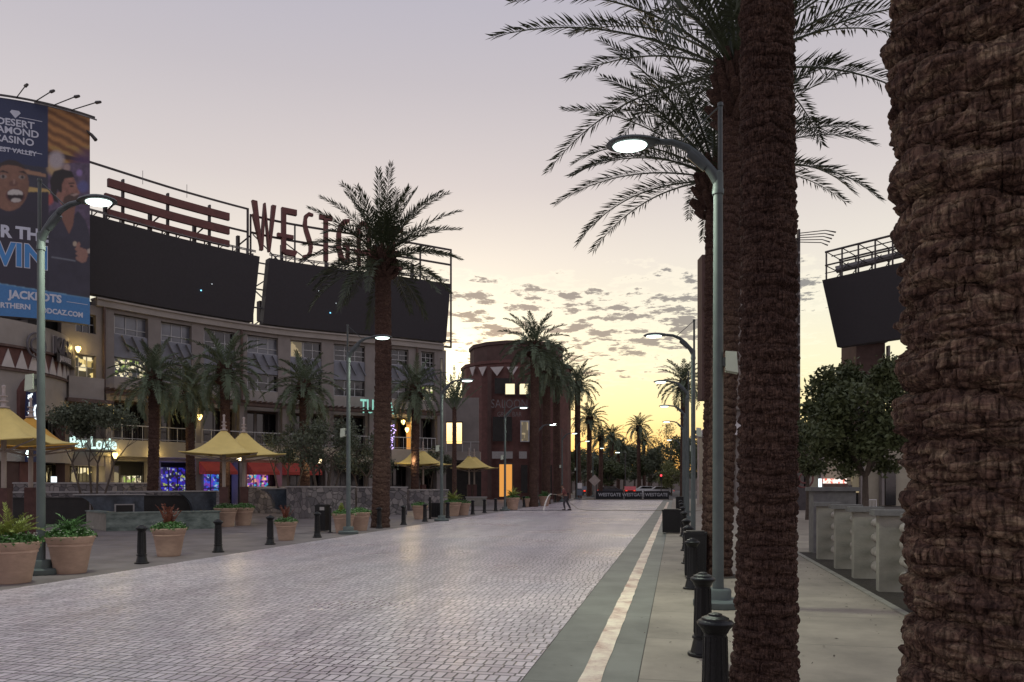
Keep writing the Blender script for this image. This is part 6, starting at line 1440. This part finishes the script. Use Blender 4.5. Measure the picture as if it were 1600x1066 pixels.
# linking wing with the see-through opening
def fl(name, m_, rects, d, th, parent, base):
    mb = MB(); n3 = Vector((sY,-cY,0))
    for a, b, y0, y1 in rects:
        p0_ = W3(a, y1, d)-base; p1_ = W3(b, y0, d)-base; p0_.z += 0; w = (b-a)/FPX*d; h = (y1-y0)/FPX*d; mb.slab([(0,0),(w,0),(w,h),(0,h)], p0_, (cY,sY,0), (0,0,1), -n3, th)
    return mb.build(name, m_, parent)
bb = P(715, 80); base = Vector((bb.x, bb.y, 0)); t = thing('linking_wing', 'low dark wing with a bright see-through window between office building and brick tower', 'building', base)
fl('wall', 'stucco', [(688,748,621.5,659.8),(688,697,660,693),(722.5,748,660,693),(688,748,693.2,784)], 80, .6, t, base)
fl('window_frame', 'frame_dark', [(696.5,723,658.8,660.6),(696.5,697.6,660,693.2),(721.8,723,660,693.2),(708.4,709.6,660,693)], 79.7, .15, t, base)
fl('balcony_rail', 'frame_white', [(697,749,690.2,691.0),(697,698,690,706),(722,723,690,706),(735,736,690,706)], 77, .08, t, base); fl('balcony', 'stucco_light', [(696,750,705.5,719)], 77.5, 2.2, t, base)
fl('dark_shopfront', 'recess', [(696,752,724,784)], 79.2, .1, t, base)
# ------------------------------------------------------------------ right side: banner tower, screen building, shops
bb = P(1172, 60); base = Vector((bb.x, bb.y, 0)); t = thing('banner_tower', 'tall plain sign tower behind the palm trunks on the right', 'tower', base)
fl('panel', 'tower_dark', [(1097,1109,398,624)], 60.3, 1.5, t, base); fl('panel', 'banner_back', [(1109.2,1247.5,372,640)], 60, 1.5, t, base); fl('edge_strip', 'steel_dark', [(1247.6,1250.5,358,700)], 59.8, .4, t, base)
fl('shaft', 'stucco', [(1150,1246,640.2,787)], 60.4, 3, t, base); fl('top_rail', 'frame_dark', [(1120,1250,372,373.2),(1120,1250,378,379),(1121,1122,372,390),(1150,1151,368,392)], 59.9, .1, t, base)
mb = MB()
for k in range(5):
    y = 360+k*4.4; a = W3(1250, y+(5-k)*.9, 59.7)-base; b = W3(1290-k*1.8, y+(k)*.4, 58.5)-base; c = W3(1306-k*3.2, y+3+k*.7, 58.1)-base; mb.tube([a, b, c], [.035,.035,.06], 6)
mb.build('light_arm', 'frame_dark', t)
mb = MB()
for k in range(17): mb.box(W3(1249, 395+k*16, 59.6)-base, (.12,.12,.16))
mb.build('edge_bulbs', 'stone_cap', t)
# screen building on the right (same heights as on the left, mirrored)
q0, q1 = P(1308, 63), P(1520, 55); tx = (q1-q0); LL = tx.length; tx.normalize(); n = Vector((tx.y,-tx.x)); base = Vector((q0.x,q0.y,0))
t = thing('led_screen', 'black led screen on the right, partly behind the nearest trunk', 'screen', (q0.x, q0.y, 13), 0, 'black led screens on the roof edge')
vs = []
for (u, z, o) in ((0,0,0),(LL,0,0),(LL,5.5,1.0),(-.75,5.5,1.0)):
    for k in (0,-.8): vs.append((tx.x*u+n.x*(o+k), tx.y*u+n.y*(o+k), z))
MB().add(vs, [(0,2,4,6),(1,7,5,3),(0,6,7,1),(2,3,5,4),(4,5,7,6),(0,1,3,2)]).build('screen_panel', 'screen', t)
mb = MB(); U = lambda u, z, o=.6: Vector((tx.x*u+n.x*o, tx.y*u+n.y*o, z))
for k in range(9):
    u = -.6+k*1.35; mb.bar(U(u,5.5), U(u,7.85), .07); mb.bar(U(u,5.5,-1.6), U(u,7.6,-1.6), .07); mb.bar(U(u,7.85), U(u,7.6,-1.6), .05); mb.bar(U(u,6.7), U(u,6.5,-1.6), .05)
    if k < 8: mb.bar(U(u,5.6,-.5), U(u+1.3,6.9,-.5), .04)
for z, o, r_ in ((7.85,.6,.09),(7.7,-.4,.05),(6.75,.6,.07),(6.1,.6,.04),(7.6,-1.6,.08),(6.9,-1.0,.07)): mb.bar(U(-.7,z,o), U(LL,z,o), r_)
mb.build('steelwork', 'steel_dark', t); mb = MB(); mb.tube([U(-.5,6.6,-.9), U(LL,6.75,-.9)], .28, 8); mb.build('duct', 'steel_grey', t)
def bld(name, label, rects, depth, d, m_, extra=(), grp=None, th=8):
    a = sum(r[0]+r[1] for r in rects)/(2*len(rects)); bb = P(a, d); base = Vector((bb.x,bb.y,0)); t = thing(name, label, 'building', base, 0, grp); fl('wall', m_, rects, d, th, t, base)
    for nm, mm, rr, dd, tt_ in extra: fl(nm, mm, rr, dd, tt_, t, base)
    return t, base
G0 = HY+EYE*FPX/66
bld('screen_building', 'dark building carrying the right screen, mostly behind the leafy tree', [(1338,1383,535,G0)], 0, 66, 'tower_dark', [('cornice','stucco',[(1334,1387,528,534.8)],65.6,1.0),('window','glass_blind',[(1340,1352,600,640),(1362,1376,600,640)],65.9,.05),('column','stucco',[(1388,1391,540,690)],65.5,.4)], th=3)
bld('shop_building', 'low cream shops behind the leafy tree and piers on the right', [(1130,1620,676,HY+EYE*FPX/62)], 0, 62, 'cream',
    [('cornice','stucco_light',[(1125,1620,672,676)],61.7,.8),('column','stucco',[(1262,1267,680,790),(1283,1287,680,790),(1345,1351,680,790),(1378,1382,680,790)],61.4,.5),
     ('shopfront','glass_dark',[(1236,1258,732,790)],61.8,.15),('shopfront','glass_dark',[(1288,1340,758,790)],61.8,.15),('shopfront','glass_dark',[(1384,1400,730,790)],61.8,.15),('lit_window','lit_office',[(1332,1343,742,770)],61.75,.2),('fascia','dark_wood',[(1286,1325,756,762)],61.0,.6),('lit_sign','lit_sign_red',[(1288,1323,748,755.5)],60.9,.3),('lit_pillar','lens_dim',[(1281,1284,748,768)],61,.3),
     ('awning','canvas',[(1138,1150,707,730)],61,.6),('poster','awning',[(1138,1146,742,760)],61.2,.2)])
bb = P(1146, 61.5); base = Vector((bb.x,bb.y,0)); t = thing('gable_tent', 'pale pointed roof seen between the second and third trunks', 'tent', base)
MB().add([(-3,-2,5.6),(3,-2,5.6),(3,2,5.6),(-3,2,5.6),(0,0,8.2)], [(0,1,4),(1,2,4),(2,3,4),(3,0,4),(3,2,1,0)]).build('roof', 'triangle', t); MB().tube([(-2.8,-1.8,0),(-2.8,-1.8,5.6)], .08, 6).tube([(2.8,-1.8,0),(2.8,-1.8,5.6)], .08, 6).build('post', 'mast', t)
# black cafe fence, pots and round sign near the shops
q = P(1256, 52); t = thing('wall_emblem', 'round rusty lettered emblem on a dark stand by the shops', 'sign', tuple(q))
pts = [Vector((cos(2*pi*k/24)*.62*cY, cos(2*pi*k/24)*.62*sY, 2.15+sin(2*pi*k/24)*.62)) for k in range(25)]; mb = MB(); mb.tube(pts, .07, 6); mb.tube([Vector((v.x*.5, v.y*.5, 2.15+(v.z-2.15)*.5)) for v in pts], .06, 6); mb.build('ring', 'steel_red', t)
MB().box((0,.1,.75), (1.5,.4,1.5)).build('stand', 'steel_dark', t)
for px, d, lb in ((1292, 48, 'dark round planter near the lit shop sign on the right'), (1228, 55, 'dark round planter between the second trunk and the broad pier')):
    q = P(px, d); t = thing('planter', lb, 'planter', tuple(q)); MB().lathe([(0,0),(.4,0),(.5,.9),(.55,.95),(.45,.95),(.4,.8),(0,.78)], n=20).build('pot', 'steel_dark', t, True); leaf_cloud('leaves', t, 'leaf_dark', [(0,0,1.1,.45)], 300, .07, 4)
q = P(1368, 40); t = thing('chair', 'white slatted chair under the leafy tree', 'chair', tuple(q), .4)
mb = MB()
for x in (-.22,.22): mb.bar((x,-.2,0),(x,-.2,.45),.018); mb.bar((x,.2,0),(x,.24,.95),.018)
mb.build('legs', 'white_paint', t); MB().box((0,0,.45),(.48,.46,.03)).build('seat', 'white_paint', t); mb = MB()
for k in range(6): mb.bar((-.2+.08*k,.21,.48),(-.2+.08*k,.24,.93),.012)
mb.bar((-.24,.24,.94),(.24,.24,.94),.02); mb.build('backrest', 'white_paint', t)
